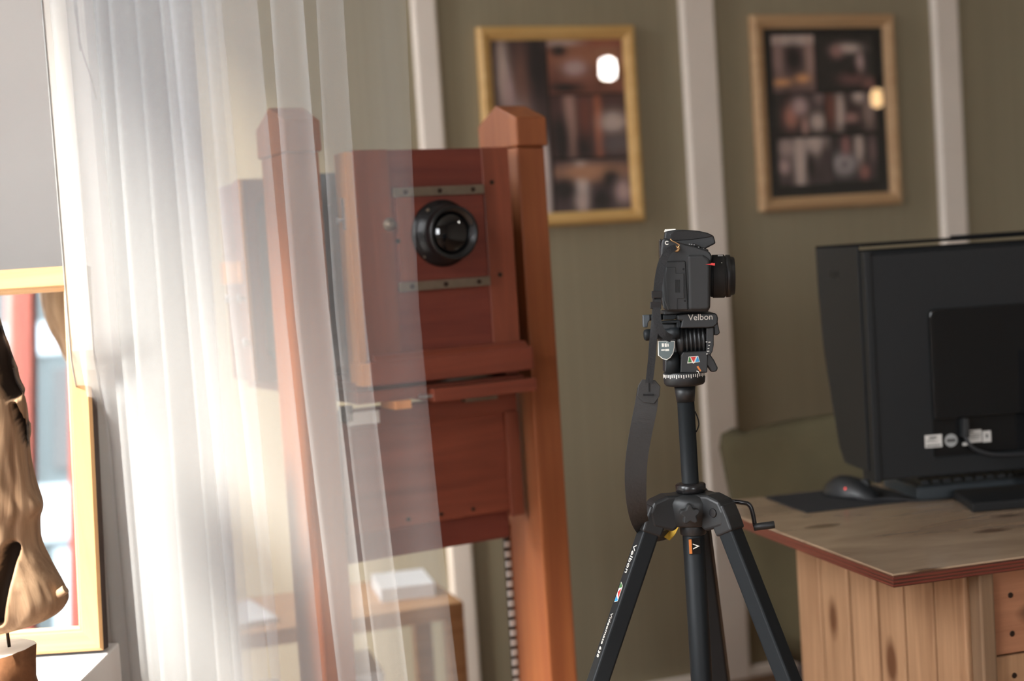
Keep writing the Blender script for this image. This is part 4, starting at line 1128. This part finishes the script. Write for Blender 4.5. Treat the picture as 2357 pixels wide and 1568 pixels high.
bx('mirror_glass', (-MWD + 0.03, 0.012, 0.03), (-0.03, 0.015, MH - 0.03), 'mirror', mir)
bx('back_board', (-MWD + 0.03, 0.016, 0.03), (-0.03, 0.026, MH - 0.03), 'dark_core', mir)

dw = thing('driftwood_sculpture', 'weathered driftwood piece on a thin rod and bark block before the mirror', 'sculpture', Matrix.Translation((-0.655, 1.65, PZ)))
bm = bmesh.new()
prof = [  # z, centre x, half width x, half depth
    (0.118, 0.015, 0.018, 0.02), (0.125, 0.02, 0.05, 0.045), (0.134, 0.03, 0.07, 0.055), (0.150, 0.036, 0.078, 0.06), (0.173, 0.038, 0.069, 0.06), (0.195, 0.03, 0.066, 0.058),
    (0.221, 0.022, 0.064, 0.056), (0.246, 0.018, 0.068, 0.055), (0.266, 0.02, 0.072, 0.055), (0.298, 0.014, 0.072, 0.055), (0.35, 0.008, 0.076, 0.055), (0.39, 0.005, 0.08, 0.05),
    (0.416, 0.0, 0.076, 0.048), (0.446, -0.005, 0.078, 0.045), (0.472, -0.015, 0.08, 0.042), (0.51, -0.035, 0.08, 0.04), (0.56, -0.06, 0.075, 0.038), (0.62, -0.085, 0.06, 0.03), (0.66, -0.1, 0.03, 0.02)]
PV = catmull([Vector((p[1], p[2], p[3])) for p in prof], 9)
ZV = catmull([Vector((p[0], 0, 0)) for p in prof], 9)
NA = 150
prev = None
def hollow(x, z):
    """clefts in the wood, in front view: depth and painted shade"""
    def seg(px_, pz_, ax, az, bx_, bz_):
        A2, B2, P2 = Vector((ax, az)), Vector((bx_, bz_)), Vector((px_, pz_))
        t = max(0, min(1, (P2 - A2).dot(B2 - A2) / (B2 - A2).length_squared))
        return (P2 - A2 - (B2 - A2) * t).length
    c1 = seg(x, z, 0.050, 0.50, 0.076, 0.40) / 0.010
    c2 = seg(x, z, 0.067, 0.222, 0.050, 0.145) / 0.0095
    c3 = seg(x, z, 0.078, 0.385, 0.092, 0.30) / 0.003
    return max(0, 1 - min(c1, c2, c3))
ringlist = []
for zz, pv_ in zip(ZV, PV):
    ring = []
    for i in range(NA):
        a = 2 * math.pi * i / NA
        ca, sa = math.cos(a), math.sin(a)
        n_ = 1 + 0.05 * noise.noise(Vector((ca * 2.2, sa * 2.2, zz.x * 11))) + 0.022 * noise.noise(Vector((ca * 7 + 5, sa * 7, zz.x * 30)))
        x = pv_.x + pv_.y * ca * n_; y = pv_.z * sa * n_
        for (kx, ky, kz, kr, kh) in ((0.093, -0.012, 0.392, 0.012, 0.006), (0.098, -0.01, 0.266, 0.010, 0.006)):
            dd = (Vector((x, y, zz.x)) - Vector((kx, ky, kz))).length
            if dd < kr * 2.2: x += kh * math.exp(-(dd / kr) ** 2)
        h = hollow(x, zz.x) if y < 0 else 0
        y += 0.022 * min(1, h * 1.6)
        ring.append(bm.verts.new((x, y, zz.x)))
    ringlist.append(ring)
for a_, b_ in zip(ringlist, ringlist[1:]):
    for i in range(NA):
        f = bm.faces.new([a_[i], a_[(i + 1) % NA], b_[(i + 1) % NA], b_[i]]); f.smooth = True
        cc = f.calc_center_median()
        yf = min(a_[i].co.y, a_[(i + 1) % NA].co.y)
        pass
bm.faces.new(ringlist[0][::-1]); bm.faces.new(ringlist[-1])
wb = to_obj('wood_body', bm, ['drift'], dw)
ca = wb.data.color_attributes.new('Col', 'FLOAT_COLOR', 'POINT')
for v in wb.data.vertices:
    h = hollow(v.co.x, v.co.z) if v.co.y < 0.012 else 0  # painted shade follows the cut clefts
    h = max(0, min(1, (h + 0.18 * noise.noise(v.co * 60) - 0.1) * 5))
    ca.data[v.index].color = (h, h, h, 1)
tube('twig_stub', [(0.098, -0.01, 0.158), (0.108, -0.012, 0.161), (0.118, -0.013, 0.167)], 0.0055, 'drift', dw, 10, 4)
cyl('rod', (0.042, 0, 0.10), (0.040, 0, 0.14), 0.002, 'screw', dw, 10)
bm = bmesh.new()
nb = 40; r1_, r2_, r3_ = [], [], []
rings = []
for zz in (0.0, 0.03, 0.06, 0.095):
    rg = []
    for i in range(nb):
        a = 2 * math.pi * i / nb
        rr = 0.07 * (1 + 0.10 * noise.noise(Vector((math.cos(a) * 2, math.sin(a) * 2, zz * 20))) + 0.05 * noise.noise(Vector((math.cos(a) * 7, math.sin(a) * 7, zz * 50))))
        rg.append(bm.verts.new((0.0 + rr * math.cos(a), rr * 0.8 * math.sin(a), zz + (0.012 * math.cos(a) * 0.4 if zz > 0.09 else 0))))
    rings.append(rg)
for a_, b_ in zip(rings, rings[1:]):
    for i in range(nb): bm.faces.new([a_[i], a_[(i + 1) % nb], b_[(i + 1) % nb], b_[i]]).smooth = True
bm.faces.new(rings[0][::-1]); f = bm.faces.new(rings[-1]); f.material_index = 1
to_obj('base_block', bm, ['bark', 'pale_cut'], dw)

# ------------------------------------------------------------------ made-up low bench with paper and boxes, standing in for faint reflections
BM_ = frame_m((-0.52, 3.02, 0), WA)
be = thing('ghost_bench', 'made-up low bench standing in for reflections behind the wooden camera stand', 'bench', BM_)
bx('bench_top', (-0.24, -0.12, 0.44), (0.36, 0.2, 0.475), 'bench', be, bevel=0.003)
bx('bench_shelf', (-0.22, -0.1, 0.18), (0.34, 0.18, 0.2), 'bench', be, bevel=0.003)
for x in (-0.22, 0.34):
    for y in (-0.1, 0.18):
        bx('leg', (x - 0.02, y - 0.02, 0), (x + 0.02, y + 0.02, 0.44), 'bench', be, bevel=0.003)
def paper(nm, x, y, w, d_, z, h, rz, lab, cat):
    o = bx(nm, (-w / 2, -d_ / 2, 0), (w / 2, d_ / 2, h), 'paper', bevel=0.001, mw=BM_ @ Matrix.Translation((x, y, z)) @ Matrix.Rotation(R(rz), 4, 'Z'))
    tag(o, lab, cat)
paper('ghost_paper', -0.13, 0.02, 0.17, 0.2, 0.475, 0.012, 8, 'added white paper standing in for a reflection, left end of the low bench', 'paper')
paper('ghost_box', 0.27, 0.05, 0.12, 0.16, 0.475, 0.03, -6, 'added small white box standing in for a reflection, right end of the low bench', 'box')
paper('ghost_box', -0.1, 0.0, 0.18, 0.18, 0.2, 0.11, 5, 'added white box standing in for a reflection, lower shelf, left side', 'box')
paper('ghost_box', 0.12, 0.02, 0.14, 0.2, 0.2, 0.14, -4, 'added taller white box standing in for a reflection, lower shelf, middle', 'box')

# ------------------------------------------------------------------ sheer curtain
def curtain():
    # turning points of the folds across the width (x) and how far forward each one sits (y)
    X = [-0.600, -0.500, -0.590, -0.470, -0.575, -0.450, -0.560, -0.435, -0.545, -0.420, -0.525, -0.405, -0.490, -0.385, -0.455, -0.372, -0.435, -0.318, -0.385, -0.253, -0.290, -0.196, -0.232, -0.158, -0.117]
    t = catmull([Vector((x, (0.022 if i % 2 else -0.022) * (1 if i else 0), 0)) for i, x in enumerate(X)], 7)
    zs = [0.02 + (2.62 - 0.02) * j / 90 for j in range(91)]
    bm = bmesh.new()
    uvl = bm.loops.layers.uv.new('UVMap')
    rows = []
    n = len(t)
    for z in zs:
        row = []
        for i, p in enumerate(t):
            s = i / (n - 1)
            low = max(0, 1.15 - z)
            x = p.x + 0.012 * math.sin(z * 2.3 + s * 9) * s + 0.05 * low * (s - 0.25) * s
            y = 2.0 + p.y * (0.8 + 0.3 * math.sin(s * 17 + z * 0.5)) + 0.02 * math.sin(s * 5 + z)
            if s < 0.25:
                k_ = max(0, min(1, (z - 0.98) / 0.14)); k_ = k_ * k_ * (3 - 2 * k_)
                g_ = (1 - s / 0.25)
                x += (-0.035 + 0.025 * k_) * g_
                y += (0.075 - 0.12 * k_) * g_ ** 0.6
            row.append(bm.verts.new((x, y, z)))
        rows.append(row)
    for j in range(len(zs) - 1):
        for i in range(n - 1):
            f = bm.faces.new([rows[j][i], rows[j][i + 1], rows[j + 1][i + 1], rows[j + 1][i]])
            f.smooth = True
            for lp_, (a, b_) in zip(f.loops, ((i, j), (i + 1, j), (i + 1, j + 1), (i, j + 1))):
                lp_[uvl].uv = (a / n, zs[b_])
    return bm, rows
cur = thing('sheer_curtain', 'translucent white sheer curtain hanging in folds before the wooden camera', 'curtain')
bm, rows = curtain()
co = [[v.co.copy() for v in r_] for r_ in rows]
to_obj('cloth', bm, 'sheer', cur)
bm = bmesh.new(); uvl = bm.loops.layers.uv.new('UVMap')
prev = None
for r_ in co:
    a = bm.verts.new(r_[0] + Vector((-0.002, -0.002, 0))); b_ = bm.verts.new(r_[0] + Vector((0.03, -0.004, 0)))
    if prev:
        f = bm.faces.new([prev[0], prev[1], b_, a])
        for lp_, uv_ in zip(f.loops, ((0, prev[0].co.z), (0.02, prev[0].co.z), (0.02, a.co.z), (0, a.co.z))): lp_[uvl].uv = uv_
    prev = (a, b_)
to_obj('hem', bm, 'hem', cur)
tube('hem_cord', [r_[0] + Vector((-0.002, -0.003, 0)) for r_ in co if r_[0].z > 1.05], 0.0011, 'sticker_grey', cur, 6, 2)
cyl('curtain_rail', (-0.66, 2.0, 2.64), (-0.05, 2.0, 2.64), 0.012, 'steel', cur, 16)
for x in (-0.62, -0.1):
    cyl('rail_bracket', (x, 2.0, 2.64), (x, 2.0, ZC), 0.006, 'steel', cur, 10)
# thin cord hanging behind the curtain edge
cdp = [Vector((-0.6016, 2.1000, 1.6473)), Vector((-0.6043, 2.1000, 1.6225)), Vector((-0.6030, 2.1000, 1.5848)), Vector((-0.5985, 2.1000, 1.5468)), Vector((-0.5889, 2.1000, 1.5084)), Vector((-0.5839, 2.1000, 1.4765))]
top = Vector((cdp[0].x - 0.01, 2.1, ZC))
tag(tube('hanging_cord', [top] + cdp, 0.0011, 'cable', None, 6), 'thin dark cord hanging behind the top left of the curtain', 'cord')
